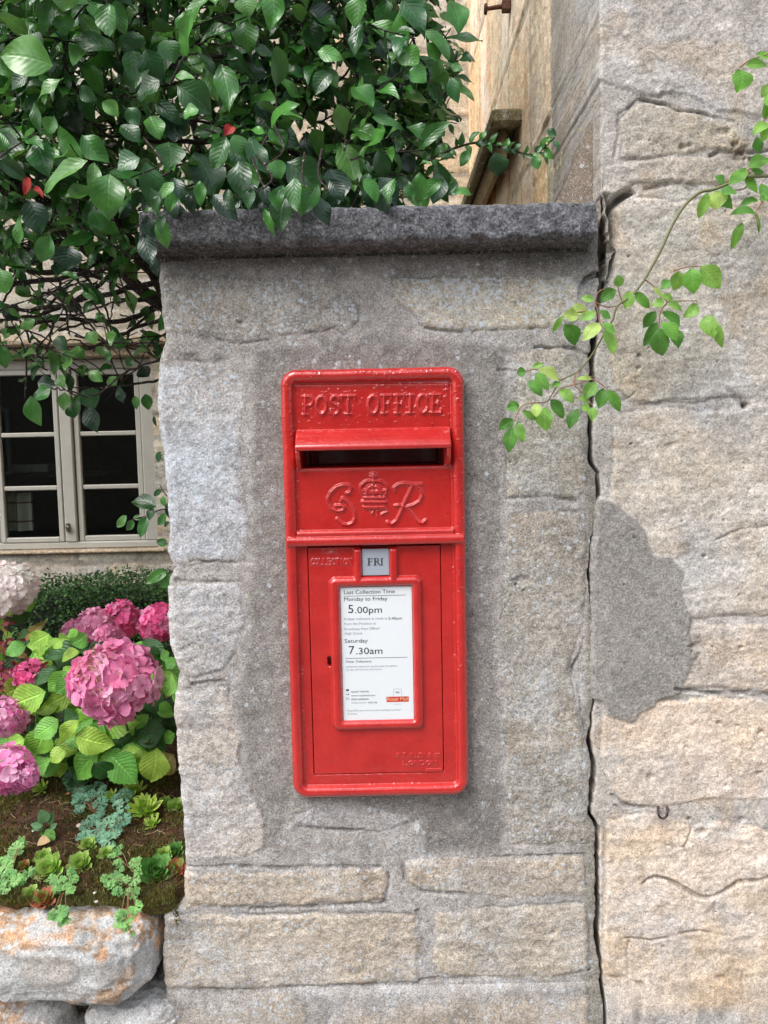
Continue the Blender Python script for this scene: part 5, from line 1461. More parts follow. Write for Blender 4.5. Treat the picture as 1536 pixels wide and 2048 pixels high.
# ------------------------------------------------------------------ the overhanging shrub
def shrub():
    rs = np.random.RandomState(21)
    root = P(150, 1500, 0.75); root[2] = 0.74
    g = empty('overhanging_shrub', (-0.42, 0.72, 0.74), 'large dark glossy leaved shrub spilling over the coping at top left', 'shrub')
    bag = LeafBag(); tw = MB(); br = MB()
    K3 = lambda x, y: (x / 2.743, y / 2.743)
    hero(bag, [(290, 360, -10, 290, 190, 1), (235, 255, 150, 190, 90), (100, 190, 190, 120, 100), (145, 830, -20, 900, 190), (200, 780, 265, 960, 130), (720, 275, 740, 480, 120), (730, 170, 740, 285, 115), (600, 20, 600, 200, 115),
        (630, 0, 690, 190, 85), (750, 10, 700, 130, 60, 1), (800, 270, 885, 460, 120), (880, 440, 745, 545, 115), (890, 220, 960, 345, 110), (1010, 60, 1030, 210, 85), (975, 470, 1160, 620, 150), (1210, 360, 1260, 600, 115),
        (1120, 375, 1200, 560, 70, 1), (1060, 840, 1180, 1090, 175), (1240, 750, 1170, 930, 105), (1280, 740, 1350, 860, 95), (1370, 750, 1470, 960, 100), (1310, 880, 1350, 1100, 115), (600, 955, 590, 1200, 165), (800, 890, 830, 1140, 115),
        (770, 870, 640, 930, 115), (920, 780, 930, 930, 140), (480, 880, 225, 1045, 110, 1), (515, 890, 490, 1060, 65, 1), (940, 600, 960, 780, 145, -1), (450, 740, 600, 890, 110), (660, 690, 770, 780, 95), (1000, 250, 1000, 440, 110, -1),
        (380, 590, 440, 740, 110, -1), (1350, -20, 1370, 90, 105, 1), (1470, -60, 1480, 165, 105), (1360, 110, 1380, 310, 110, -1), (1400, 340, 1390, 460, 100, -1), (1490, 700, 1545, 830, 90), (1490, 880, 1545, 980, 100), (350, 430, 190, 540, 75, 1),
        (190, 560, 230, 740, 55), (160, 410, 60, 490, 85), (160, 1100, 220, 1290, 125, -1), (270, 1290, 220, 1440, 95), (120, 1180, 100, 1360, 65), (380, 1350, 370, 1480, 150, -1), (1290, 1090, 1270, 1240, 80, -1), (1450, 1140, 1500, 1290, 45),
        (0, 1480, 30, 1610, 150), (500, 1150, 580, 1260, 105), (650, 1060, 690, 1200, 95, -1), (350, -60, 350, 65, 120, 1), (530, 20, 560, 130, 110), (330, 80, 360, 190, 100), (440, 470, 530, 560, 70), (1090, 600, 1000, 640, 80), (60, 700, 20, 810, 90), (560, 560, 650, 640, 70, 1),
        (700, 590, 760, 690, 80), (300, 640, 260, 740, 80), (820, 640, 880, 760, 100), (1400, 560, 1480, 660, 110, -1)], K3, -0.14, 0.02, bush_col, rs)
    K4 = lambda x, y: (480 + x / 2.133, y / 2.133)
    hero(bag, [(500, -20, 490, 120, 85), (625, 0, 620, 170, 90), (690, 0, 790, 130, 95), (790, 130, 900, 245, 60), (900, 0, 935, 140, 85), (300, 40, 415, 80, 90, -1), (290, 110, 340, 200, 80), (450, 150, 560, 180, 60, -1), (330, 220, 440, 250, 60),
        (440, 240, 560, 250, 60, -1), (200, 310, 300, 320, 60), (390, 310, 320, 400, 70), (480, 370, 570, 450, 100), (630, 300, 690, 460, 60, -1), (640, 270, 720, 360, 110, -1), (720, 300, 795, 350, 80), (430, 610, 490, 815, 100, 1), (590, 640, 620, 770, 70),
        (700, 650, 740, 740, 70, -1), (780, 760, 790, 900, 90), (560, 730, 570, 860, 90, -1), (130, 580, 250, 610, 100), (280, 560, 300, 680, 60, -1), (200, 690, 340, 830, 130), (220, 790, 330, 880, 90), (180, 790, 180, 900, 75), (100, 880, 140, 1000, 35),
        (40, 590, 120, 740, 80), (0, 690, 40, 860, 110), (140, 680, 150, 760, 70), (220, 870, 240, 990, 120, -1), (380, 720, 420, 870, 100, -1), (450, 790, 480, 920, 100, -1), (710, 540, 820, 600, 60), (560, 500, 700, 550, 40), (840, 620, 910, 670, 50),
        (900, 330, 930, 440, 50), (900, 280, 950, 300, 35), (850, 60, 930, 110, 50, 1), (980, 640, 940, 710, 40), (910, 820, 990, 830, 35), (1090, 650, 1100, 755, 80), (1260, 665, 1270, 725, 40), (1310, 550, 1350, 580, 30), (840, 700, 880, 830, 70),
        (880, 830, 930, 780, 50), (20, 90, 40, 230, 90), (100, 230, 150, 330, 90, -1), (640, 800, 660, 890, 50, 1), (700, 200, 760, 280, 80), (800, 180, 850, 270, 60), (590, 170, 640, 260, 80, -1)], K4, -0.10, 0.06, bush_col, rs)
    K6 = lambda x, y: (x / 2.925, 480 + y / 2.925)
    hero(bag, [(300, 870, 195, 920, 90), (220, 830, 320, 850, 80, -1), (180, 910, 235, 1090, 95), (480, 880, 560, 980, 110), (520, 960, 570, 1130, 100, -1), (380, 890, 370, 1000, 70, 1), (390, 980, 440, 1040, 60), (850, 900, 870, 995, 60), (790, 910, 800, 990, 40),
        (510, 540, 560, 610, 70, 1), (140, 470, 190, 520, 85, 1), (660, 590, 740, 600, 80), (0, 610, 40, 750, 80), (520, 770, 600, 830, 60, 1), (340, 790, 380, 860, 60, 1), (440, 640, 500, 690, 60), (860, 560, 820, 660, 60, 1), (890, 650, 960, 640, 60),
        (830, 740, 870, 800, 80, -1), (640, 800, 680, 850, 60, 1), (20, 400, 100, 470, 90, -1), (200, 300, 250, 380, 80), (690, 320, 690, 390, 50, 1), (400, 370, 480, 420, 70, -1), (530, 320, 600, 370, 80), (820, 410, 870, 440, 60), (90, 280, 180, 330, 80, 1),
        (300, 150, 460, 160, 150, -1), (60, 90, 180, 160, 110), (210, 30, 240, 120, 110), (270, 660, 310, 720, 50, 1), (130, 640, 180, 690, 60), (560, 430, 620, 480, 50), (60, 520, 20, 580, 60, 1), (340, 560, 380, 650, 80), (470, 900, 440, 1030, 60), (700, 850, 720, 960, 60, -1),
        (610, 620, 590, 680, 60, 1), (780, 690, 740, 740, 50)], K6, 0.15, 0.42, bush_col, rs, wk=1.0)
    I_ = lambda x, y: (x, y)
    fr_ = []
    for i in range(46):
        x = rs.uniform(262, 640) if i < 30 else rs.uniform(640, 900); y = rs.uniform(352, 402) if x > 330 else rs.uniform(370, 520)
        if x > 640: y = rs.uniform(340, 372)
        L = rs.uniform(38, 74); a = rs.normal(0, .35)
        fr_.append((x, y, x + L * math.sin(a), y + L * math.cos(a), L * rs.uniform(.42, .56), -1 if rs.rand() < .6 else 0))
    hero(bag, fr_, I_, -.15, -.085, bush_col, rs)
    for i in range(6):
        x, y = rs.uniform(230, 700), rs.uniform(300, 372); path = smooth_path([P(x, y - 50, -.06), P(x + rs.normal(0, 20), y, -.10), P(x + rs.normal(0, 40), y + 30, -.12)], 4); tw.tube(path, np.linspace(.0022, .001, len(path)), 5)
    # twigs filling the body of the shrub
    dense = [(-700, -500), (905, -500), (925, 60), (905, 200), (925, 300), (905, 365), (820, 395), (560, 405), (400, 385), (300, 395), (240, 450), (120, 480), (-700, 520)]
    sparse = [(-600, 430), (260, 430), (318, 520), (322, 680), (250, 740), (160, 770), (60, 740), (-40, 700), (-600, 700)]
    n = 0
    while n < 1330:
        if n < 1240:
            poly = dense; Y = rs.choice([rs.uniform(-0.04, 0.12), rs.uniform(0.1, 0.5), rs.uniform(0.4, 1.25)], p=[.13, .37, .50])
        else: poly = sparse; Y = rs.uniform(0.12, 0.6)
        px_, py_ = rs.uniform(-600, 930), rs.uniform(-450, 760)
        if px_ < -60 and rs.rand() < 0.45: continue
        if not in_poly(px_, py_, poly): continue
        if py_ > 395 and px_ > 300: continue
        p1 = P(px_, py_, Y)
        d = unit([rs.normal(0.1, 0.8), rs.normal(-0.5, 0.5), rs.normal(-0.15, 0.6)])
        if px_ > 740: d[0] = abs(d[0]) * .6 + .3; d = unit(d)
        if Y < 0.1 and py_ > 330: d[2] = abs(d[2]) * 0.3
        ln = rs.uniform(0.10, 0.20); p0 = p1 - d * ln
        mid = (p0 + p1) / 2 + rs.normal(0, 0.012, 3)
        path = smooth_path([p0, mid, p1], 5)
        tw.tube(path, np.linspace(0.0022, 0.0010, len(path)), 5)
        m = rs.randint(6, 11) if poly is dense else rs.randint(3, 7)
        ang0 = rs.uniform(0, 6)
        for i in range(m):
            s = 0.15 + 0.85 * (i + rs.rand() * .5) / m
            q = path[min(len(path) - 1, int(s * (len(path) - 1)))]
            a = ang0 + i * 2.4
            u1 = unit(np.cross(d, [0.1, 0.2, 1])); u2 = np.cross(d, u1)
            o = u1 * math.cos(a) + u2 * math.sin(a)
            ld = unit(d * rs.uniform(0.3, 0.9) + o * 0.9 + np.array([0, -0.25, -0.45]))
            L = rs.uniform(0.032, 0.074) * (0.75 if poly is sparse else 1.0)
            nn = unit(np.array([rs.normal(0, .45), -0.7 + rs.normal(0, .4), 0.75 + rs.normal(0, .3)]))
            t = 1 if rs.rand() < (0.15 if poly is dense else 0.3) else 0
            tip = q + ld * L
            if tip[1] > -0.065 and tip[1] < 0.40 and q[0] > -0.36 and tip[2] < 1.885: continue
            bag.add(q, tip, L * rs.uniform(0.37, 0.54), nn, bush_col(t, rs), rs.uniform(.1, .5), rs.uniform(0, .3))
        n += 1
    # right-hand shoot reaching over the coping
    path = smooth_path([P(840, 330, 0.0), P(900, 300, -0.01), P(960, 285, -0.02), P(1020, 300, -0.02), P(1070, 308, -0.02), P(1110, 275, -0.02)], 6)
    tw.tube(path, np.linspace(0.0022, 0.0009, len(path)), 6)
    for i in range(34):
        q = path[int((i + .5) / 34 * (len(path) - 1))]; a = i * 2.4
        ld = unit([0.5 + rs.normal(0, .3), -0.3, math.sin(a)]); L = rs.uniform(0.012, 0.024)
        bag.add(q, q + ld * L, L * .55, unit([rs.normal(0, .5), -1, .5]), bush_col(0, rs), .4, .3)
    for K, lst in ((lambda x, y: (x, y), [(870, 0, 905, 120), (905, 120, 925, 200)]),):
        pass
    # limbs and the tangle of bare branches at lower left
    limbs = [([(-0.42, .72, .74), (-0.46, .68, 1.2), (-0.40, .55, 1.7), (-0.30, .42, 1.98)], .026, .014),
             ([(-0.40, .55, 1.7), (-0.55, .45, 1.95), (-0.75, .30, 2.02), (-0.9, .2, 2.1)], .018, .007),
             ([(-0.30, .42, 1.98), (-0.10, .30, 2.05), (-0.02, .18, 2.04)], .015, .005),
             ([(-0.30, .42, 1.98), (-0.28, .40, 2.2), (-0.22, .3, 2.5), (-0.2, .2, 2.9)], .013, .006),
             ([(-0.55, .45, 1.95), (-0.6, .35, 2.2), (-0.5, .3, 2.5)], .011, .004),
             ([(-0.40, .55, 1.72), (-0.7, .6, 1.98), (-1.1, .5, 2.2), (-1.4, .4, 2.4)], .016, .007)]
    for pts, a, b in limbs:
        path = smooth_path(pts, 9, 0.004, rs)
        l = br.tube(path, np.linspace(a, b, len(path)), 9)
    def pb(lst, a, b, Ys):
        pts = [P(x, y, Ys[0] + (Ys[1] - Ys[0]) * i / (len(lst) - 1)) for i, (x, y) in enumerate(lst)]
        path = smooth_path(pts, 6, 0.0015, rs); tw.tube(path, np.linspace(a, b, len(path)), 6)
    for lst, a, b in [([(340, 512), (260, 510), (180, 530), (110, 545), (20, 540)], .009, .005), ([(340, 560), (240, 580), (160, 600), (60, 620), (-40, 600)], .006, .003), ([(340, 600), (250, 640), (180, 640), (100, 640), (0, 665)], .006, .0035),
                      ([(320, 640), (260, 660), (200, 690), (100, 715), (20, 700), (-40, 680)], .004, .002), ([(150, 530), (200, 590), (225, 660), (250, 740)], .003, .0015), ([(105, 640), (100, 680), (85, 720)], .003, .002),
                      ([(250, 500), (210, 560), (150, 600), (80, 630), (0, 640)], .005, .003), ([(330, 580), (280, 600), (215, 560), (150, 540)], .0035, .002), ([(120, 560), (135, 650), (140, 670)], .003, .0015),
                      ([(310, 620), (255, 670), (262, 710), (300, 745)], .003, .0015), ([(300, 700), (230, 690), (180, 660), (120, 610), (60, 590)], .0025, .0014), ([(330, 760), (260, 770), (200, 775), (140, 775)], .003, .0015),
                      ([(320, 720), (250, 745), (190, 790), (130, 780), (100, 775)], .0025, .0012), ([(-60, 610), (20, 570), (100, 560), (180, 545), (250, 520)], .005, .004), ([(60, 480), (40, 540), (10, 600), (-30, 640)], .004, .002),
                      ([(340, 660), (300, 690), (270, 740), (210, 800)], .0022, .001), ([(230, 480), (180, 500), (120, 480), (60, 500), (-20, 480)], .006, .004), ([(40, 655), (120, 690), (200, 740), (240, 790)], .002, .001)]:
        y0 = rs.uniform(0.2, 0.5); pb(lst, a, b, (y0, y0 + rs.uniform(-.15, .15)))
    for i in range(46):
        x, y = rs.uniform(-60, 330), rs.uniform(470, 720); a = rs.choice([rs.uniform(-.5, .5), rs.uniform(0, 6.28)]); L = rs.uniform(60, 190)
        x1, y1 = x + L * math.cos(a), y + L * math.sin(a) * .8
        if x1 > 335 or y1 > 790: continue
        pb([(x, y), ((x + x1) / 2 + rs.normal(0, 9), (y + y1) / 2 + rs.normal(0, 9)), (x1, y1)], rs.uniform(.0015, .003), .001, (rs.uniform(.15, .7),) * 2)
    # dark stems inside the mass
    for i in range(60):
        x, y = rs.uniform(-100, 900), rs.uniform(-80, 400); a = rs.uniform(0, 6.28); L = rs.uniform(100, 320)
        x1, y1 = x + L * math.cos(a), y - abs(L * math.sin(a))
        if not in_poly(x1, y1, dense) or not in_poly(x, y, dense) or x1 > 860: continue
        pb([(x, y), ((x + x1) / 2 + rs.normal(0, 15), (y + y1) / 2 + rs.normal(0, 15)), (x1, y1)], rs.uniform(.003, .007), .002, (rs.uniform(.1, .6),) * 2)
    br.build('trunk', M_bark, g, smooth=True)
    tw.build('twigs', M_bark, g, smooth=True)
    print('shrub leaves', len(bag.b))
    bag.build('foliage', M_leaf, g, rows=9, colsn=5, wave=0.07, sharp=0.92, widest=.46, seed=3)
    # two red old leaves
    for (x0, y0, x1, y1, w_) in [(150, 970, 130, 1070, 45), (180, 1030, 235, 1080, 30), (1270, 690, 1230, 740, 60)]:
        (ax, ay), (bx, by) = K3(x0, y0), K3(x1, y1); rb = LeafBag()
        rb.add(P(ax, ay, -.05), P(bx, by, -.06), w_ / 2.743 / 1260, unit([.2, -1, .3]), lin((170, 40, 34)), .5, .2)
        tag(rb.build('red_leaf', M_small, g, seed=8), 'red withered leaf')
shrub()

# shoots by the corner of the pier, low in front of the window
def shoot():
    rs = np.random.RandomState(5)
    K6 = lambda x, y: (x / 2.925, 480 + y / 2.925)
    g = empty('wall_shoot', P(345, 1060, 0.25), 'thin green leafy shoot poking past the pier in front of the window', 'shoot')
    bag = LeafBag(); tw = MB()
    def pb(lst, a, Y):
        path = smooth_path([P(*K6(x, y), Y) for x, y in lst], 5); tw.tube(path, np.linspace(a, .0008, len(path)), 5)
    Y = .25
    pb([(1010, 1570), (930, 1580), (870, 1610), (790, 1630), (740, 1650)], .0018, Y); pb([(1010, 1520), (960, 1480), (935, 1430)], .0012, Y); pb([(1010, 1780), (960, 1775)], .0012, Y); pb([(1000, 1230), (940, 1260)], .001, Y); pb([(1010, 1940), (930, 1960)], .0015, Y)
    hero(bag, [(915, 1560, 765, 1530, 85), (740, 1610, 675, 1680, 45, 1), (860, 1620, 820, 1740, 65), (970, 1600, 920, 1670, 45), (950, 1500, 970, 1560, 30), (980, 1780, 915, 1760, 45), (940, 1240, 925, 1300, 38), (900, 1570, 870, 1640, 50), (780, 1620, 830, 1640, 30, 1),
        (980, 1540, 1000, 1640, 45, -1), (990, 1650, 960, 1680, 25), (980, 1930, 850, 2010, 60), (990, 1950, 940, 2040, 70), (900, 1030, 915, 1090, 18), (940, 1460, 900, 1500, 30), (780, 1640, 740, 1700, 40), (1000, 780, 960, 800, 40)], K6, Y - .01, Y + .02, bush_col, rs)
    tw.build('stem', M_bark, g, smooth=True); bag.build('leaves', M_leaf, g, rows=9, seed=4)
shoot()


# ------------------------------------------------------------------ the rose spray against the house wall
def rose():
    rs = np.random.RandomState(9)
    K5 = lambda x, y: (960 + x / 2.667, y / 2.667)
    K7 = lambda x, y: (960 + x / 2.667, 480 + y / 2.667)
    Yw = -0.075
    g = empty('rose_spray', P(1545, 325, Yw), 'arching rose spray with fresh light green leaflets in front of the right wall', 'climber')
    st = MB(); tw = MB()
    def path(lst, K, Y0, Y1, a, b, m):
        n = len(lst); pts = [P(*K(x, y), Y0 + (Y1 - Y0) * i / (n - 1)) for i, (x, y) in enumerate(lst)]
        q = smooth_path(pts, 7); m.tube(q, np.linspace(a, b, len(q)), 7)
    main = [(1536 + 900, 330), (1536 + 400, 340), (1536, 352), (1490, 355), (1430, 378), (1400, 385), (1370, 410), (1345, 450), (1322, 500), (1300, 540), (1285, 565), (1262, 592), (1235, 612), (1225, 640), (1208, 668), (1190, 700), (1170, 728), (1152, 745), (1122, 760)]
    I = lambda x, y: (x, y)
    path(main, I, Yw - .02, Yw, .0028, .0012, st)
    for lst in ([(870, 205), (930, 250), (985, 315), (1000, 330)], [(1000, 330), (1080, 325), (1160, 325)], [(1000, 330), (965, 380), (955, 450), (960, 480)], [(740, 350), (690, 358), (640, 345), (615, 320), (630, 280), (660, 262)], [(612, 325), (628, 380), (640, 440), (668, 482)],
                [(760, 340), (745, 290), (735, 250)], [(760, 340), (790, 300), (830, 280)], [(520, 700), (505, 740), (510, 780), (570, 835), (595, 880)], [(430, 745), (380, 830), (350, 865), (270, 870), (215, 895), (180, 970)], [(430, 745), (360, 720), (300, 690), (240, 700)],
                [(510, 770), (600, 745), (660, 780), (680, 800)], [(510, 770), (440, 790), (390, 835)], [(1030, 165), (1100, 145), (1180, 138)], [(520, 740), (600, 730)], [(1215, 400), (1255, 430)], [(440, 410), (520, 385), (610, 380)]):
        path(lst, K7, Yw - .004, Yw - .012, .0012, .0007, tw)
    for lst in ([(1250, 1005), (1330, 960), (1430, 905), (1500, 860), (1580, 830)], [(1430, 905), (1440, 960), (1400, 1010), (1290, 1010)], [(1536, 1040), (1490, 1100), (1470, 1140), (1485, 1200)], [(1385, 360), (1440, 320), (1536, 290)], [(1470, 700), (1520, 640), (1580, 560)]):
        path(lst, K5, Yw - .006, Yw - .016, .0013, .0007, tw)
    def rc(t, rs_):
        c = lin([(104, 158, 66), (120, 170, 78), (92, 146, 66), (134, 178, 88)][rs_.randint(4)])
        if t > 0: c = lin((170, 196, 110))
        if t < 0: c = lin((76, 128, 52))
        return c * rs_.uniform(.85, 1.12)
    bag = LeafBag()
    hero(bag, [(1415, 350, 1530, 350, 50), (1385, 370, 1375, 490, 92), (1475, 290, 1580, 300, 48), (1545, 450, 1500, 520, 42), (1540, 520, 1515, 640, 62), (1540, 660, 1455, 710, 52), (1480, 730, 1485, 820, 62, -1), (1430, 890, 1545, 850, 62), (1440, 905, 1520, 915, 36), (1420, 900, 1325, 985, 62),
        (1300, 985, 1250, 940, 46), (1285, 1010, 1370, 1030, 66), (1270, 1015, 1350, 1110, 62), (1250, 1020, 1262, 1118, 92, 1), (1215, 1025, 1165, 1170, 52), (1480, 1070, 1390, 1090, 46), (1495, 1075, 1545, 1020, 42), (1470, 1140, 1340, 1135, 56), (1400, 1185, 1345, 1330, 46), (1475, 1140, 1490, 1250, 16),
        (1410, 940, 1480, 1030, 52), (1500, 980, 1545, 1080, 62), (1560, 690, 1500, 750, 60), (1570, 580, 1530, 500, 60), (1600, 400, 1660, 500, 80), (1650, 300, 1720, 350, 80), (1700, 800, 1620, 860, 70), (1750, 900, 1800, 1000, 70)], K5, Yw - .03, Yw - .005, rc, rs, lean=.35)
    hero(bag, [(1015, 215, 965, 260, 52), (1060, 165, 1040, 270, 78), (1130, 150, 1145, 285, 88), (1175, 140, 1283, 258, 98), (740, 250, 740, 185, 52), (725, 265, 640, 330, 56), (800, 270, 775, 370, 56), (825, 280, 910, 360, 56), (610, 320, 540, 310, 36), (570, 380, 490, 350, 58, 1), (525, 410, 440, 400, 62, 1),
        (440, 405, 388, 495, 30), (450, 450, 510, 565, 76, -1), (615, 380, 530, 425, 46), (640, 375, 700, 420, 42), (640, 445, 548, 535, 68, 1), (655, 440, 725, 500, 42), (670, 480, 715, 610, 68), (985, 330, 915, 345, 46), (975, 290, 1030, 320, 36), (1000, 345, 1080, 375, 52), (1160, 340, 1085, 410, 56),
        (940, 380, 870, 470, 52, -1), (945, 440, 875, 570, 56, -1), (975, 385, 1070, 460, 66), (960, 470, 975, 620, 88), (970, 440, 1050, 540, 70), (1050, 470, 1060, 580, 68, -1), (1215, 400, 1230, 510, 78), (1240, 470, 1240, 525, 32), (1265, 440, 1295, 575, 46), (925, 250, 985, 320, 28, 1),
        (245, 700, 195, 712, 46), (340, 660, 275, 685, 26), (310, 690, 430, 750, 62, 1), (300, 710, 370, 795, 66), (260, 750, 335, 830, 56), (430, 760, 380, 785, 32), (420, 800, 500, 870, 52), (210, 880, 140, 900, 52), (225, 910, 310, 960, 36), (300, 870, 300, 945, 52, 1), (350, 890, 355, 1020, 82), (375, 850, 450, 950, 62),
        (180, 960, 100, 1010, 56, -1), (175, 1000, 155, 1135, 66), (200, 970, 235, 1080, 52), (525, 900, 475, 1010, 56, -1), (620, 760, 560, 850, 62), (600, 740, 515, 735, 26, 1), (660, 790, 635, 900, 62), (680, 800, 750, 915, 56), (580, 860, 525, 840, 36), (595, 890, 600, 965, 52), (540, 890, 590, 900, 42)],
        K7, Yw - .03, Yw - .004, rc, rs, lean=.35)
    st.build('stem', M_stem, g, smooth=True); tw.build('leaf_stalks', M_twig, g, smooth=True)
    bag.build('leaves', M_rose, g, rows=13, colsn=5, serr=0.04, wave=.04, sharp=.88, widest=.46, seed=6)
rose()

# ------------------------------------------------------------------ the raised bed
ZS = 0.735
XL0 = -0.345
def soil_z(x, y):
    z = ZS + 0.012 * fbm(x * 9, y * 9, 0, 600, 3) + 0.006 * fbm(x * 40, y * 40, 0, 601, 3)
    z = z - 0.012 * sstep(0.08, -0.04, y) - 0.07 * sstep(-0.385, -0.350, x) * sstep(0.09, 0.0, y) + 0.02 * sstep(0.1, 0.5, y)
    return z


def on_soil(px, py):
    p = PZ(px, py, ZS)
    for _ in range(6):
        z = float(soil_z(np.array([p[0]]), np.array([p[1]]))[0]); p = PZ(px, py, z)
    return p


def bed():
    xs = np.concatenate([np.arange(-3.4, -0.9, 0.03), np.arange(-0.9, -0.28, 0.004)]); ys = np.concatenate([np.arange(0.012, 0.7, 0.004), np.arange(0.7, 2.0, 0.03)])
    X, Y = np.meshgrid(xs, ys); Z = soil_z(X, Y)
    Z = Z + 0.004 * np.abs(fbm(X * 90, Y * 90, 0, 602, 3))
    Z[0] -= 0.03
    m = sstep(-0.15, 0.35, fbm(X * 11, Y * 14, 0, 603, 4))
    col = lin((70, 48, 34)) * (1 - m[..., None]) + lin((82, 74, 34)) * m[..., None]
    d = sstep(0.0, 0.6, fbm(X * 30, Y * 30, 0, 604, 3)); col = col * (1 - .4 * d[..., None]) + lin((112, 84, 56)) * .4 * d[..., None]
    o = mesh_obj('soil', np.stack([X, Y, Z], -1), grid_faces(*X.shape), M_soil, None, loc=(-1, .5, ZS), cols=col, attrs={'lichen': np.zeros(X.shape)})
    tag(o, kind='structure')
    rs = np.random.RandomState(31)
    # moss cushions: short fuzzy blades over the front of the bed
    N = 60000
    x = rs.uniform(-1.0, -0.315, N); y = -0.012 + 0.58 * rs.rand(N) ** 1.3
    keep = fbm(x * 11, y * 14, 0, 603, 4) + rs.normal(0, .22, N) > -0.22
    edge = y < 0.03; keep |= edge & (rs.rand(N) < .8)
    keep &= (y > 0.012) | (x < -0.365)
    x, y = x[keep], y[keep]; n = len(x); z = soil_z(x, y) + .001
    a = rs.uniform(0, 6.28, n); hgt = rs.uniform(.003, .009, n) * (1 + .5 * fbm(x * 40, y * 40, 0, 605, 2)); wd = rs.uniform(.0008, .0019, n)
    b = np.stack([x, y, z], 1); s = np.stack([np.cos(a), np.sin(a), 0 * a], 1) * wd[:, None]
    tip = b + np.stack([rs.normal(0, .003, n), rs.normal(-.002, .003, n) , hgt], 1)
    V = np.stack([b - s, b + s, tip], 1).reshape(-1, 3)
    c = np.array([lin(q) for q in ((112, 106, 42), (84, 76, 34), (134, 120, 54), (92, 72, 40), (78, 86, 38))])[rs.randint(5, size=n)]
    o = mesh_obj('moss', V, np.arange(3 * n).reshape(-1, 3), M_moss_v, None, loc=(-.6, .2, ZS), cols=np.repeat(c, 3, 0)); tag(o, 'brown green moss carpeting the soil between the alpines', 'moss', kind='stuff')
    # dead roots and straw
    st = MB()
    for i in range(120):
        p = np.array([rs.uniform(-.95, -.33), rs.uniform(.03, .42), 0]); d = rs.uniform(0, 6.28); pts = []
        for k in range(5):
            p = p + np.array([math.cos(d), math.sin(d), 0]) * rs.uniform(.003, .009); d += rs.normal(0, .5)
            pts.append([p[0], p[1], float(soil_z(p[:1], p[1:2])[0]) + .006 + rs.uniform(0, .004)])
        st.tube(smooth_path(pts, 3), rs.uniform(.0003, .0006), 4)
    o = st.build('straw', M_straw, None, loc=(-.6, .2, ZS)); tag(o, 'pale dead roots and straw lying on the moss', 'straw', kind='stuff')
M_moss_v = leaf_mat('moss_blades', rough=.9, trans=.1, vein=0, bump=0.0, spec=.1)
bed()


# dry stones holding the bed
def boulder(name, label, px, py, W, H, Dp, seed, sq=3.2, lich=True, tilt=0.0, Yc=0.1):
    c = P(px, py, Yc - Dp * 0.8)
    c[1] = Yc
    nu, nv = 220, 150
    u = np.linspace(-math.pi, math.pi, nu); v = np.linspace(-math.pi / 2, math.pi / 2, nv)
    U, Vv = np.meshgrid(u, v)
    e = 2.0 / sq
    sp = lambda w, m: np.sign(np.cos(w)) * np.abs(np.cos(w)) ** m
    ss = lambda w, m: np.sign(np.sin(w)) * np.abs(np.sin(w)) ** m
    X = W * sp(Vv, e) * sp(U, e); Y = Dp * sp(Vv, e) * ss(U, e); Z = H * ss(Vv, e)
    n = np.stack([X / W ** 2, Y / Dp ** 2, Z / H ** 2], -1); n /= np.linalg.norm(n, axis=-1, keepdims=True) + 1e-9
    h = 0.016 * fbm(X * 7 + seed, Y * 7, Z * 11, seed, 4) + 0.012 * (1 - 2 * np.abs(fbm(X * 16, Y * 16 + seed, Z * 26, seed + 1, 4))) - 0.006 + 0.004 * fbm(X * 45, Y * 45, Z * 60, seed + 12, 3) + 0.0025 * fbm(X * 80, Y * 80, Z * 80, seed + 2, 3)
    Pg = np.stack([X, Y, Z], -1) + n * h[..., None]
    ct, st_ = math.cos(tilt), math.sin(tilt)
    Pg = np.stack([Pg[..., 0] * ct - Pg[..., 2] * st_, Pg[..., 1], Pg[..., 0] * st_ + Pg[..., 2] * ct], -1)
    col = lin((192, 192, 191)) * (1 + 0.16 * fbm(X * 12, Y * 12, Z * 12, seed + 3, 4) + 0.14 * fbm(X * 50, Y * 50, Z * 50, seed + 4, 3))[..., None]
    w_ = sstep(0.05, 0.5, fbm(X * 14, Y * 14, Z * 20, seed + 8, 3)) * .35; col = col * (1 - w_[..., None]) + lin((176, 150, 122)) * w_[..., None]
    if lich:
        a = fbm(X * 17 + 3, Y * 17, Z * 19, seed + 5, 4); b = fbm(X * 75, Y * 75, Z * 75, seed + 6, 3)
        m = sstep(0.05, 0.22, a + 0.25 * b + 0.35 * sstep(-.3, 1, Z / H) - 0.10)
        m = m * sstep(-.35, .05, b)
        oc = lin((214, 140, 56)) * (1 + .35 * b)[..., None]
        oc2 = lin((176, 132, 78)); k = sstep(-.2, .4, fbm(X * 30, Y * 30, Z * 30, seed + 7, 3))[..., None]
        col = col * (1 - .68 * m[..., None]) + (oc * k + oc2 * (1 - k)) * .68 * m[..., None]
    li = np.clip(0.75 + 0.5 * fbm(X * 20, Y * 20, Z * 20, seed + 9, 3), 0, 1.1)
    o = mesh_obj(name, Pg + c, grid_faces(nv, nu), M_boulder, None, loc=c, cols=col, attrs={'lichen': li})
    tag(o, label, 'stone', 'dry stones edging the raised bed')
boulder('edging_stone', 'big rounded grey edging stone blotched with orange lichen', 108, 1922, 0.163, 0.071, 0.13, 41, 4.6, True, -0.03, 0.075)
boulder('edging_stone', 'grey edging stone with ochre lichen at the bottom left corner', -30, 2075, 0.135, 0.062, 0.12, 52, 3.6, True, 0.04, 0.085)
boulder('edging_stone', 'pale edging stone at the bottom, between the dark gap and the pier', 262, 2062, 0.082, 0.052, 0.11, 63, 4.2, False, 0.0, 0.085)
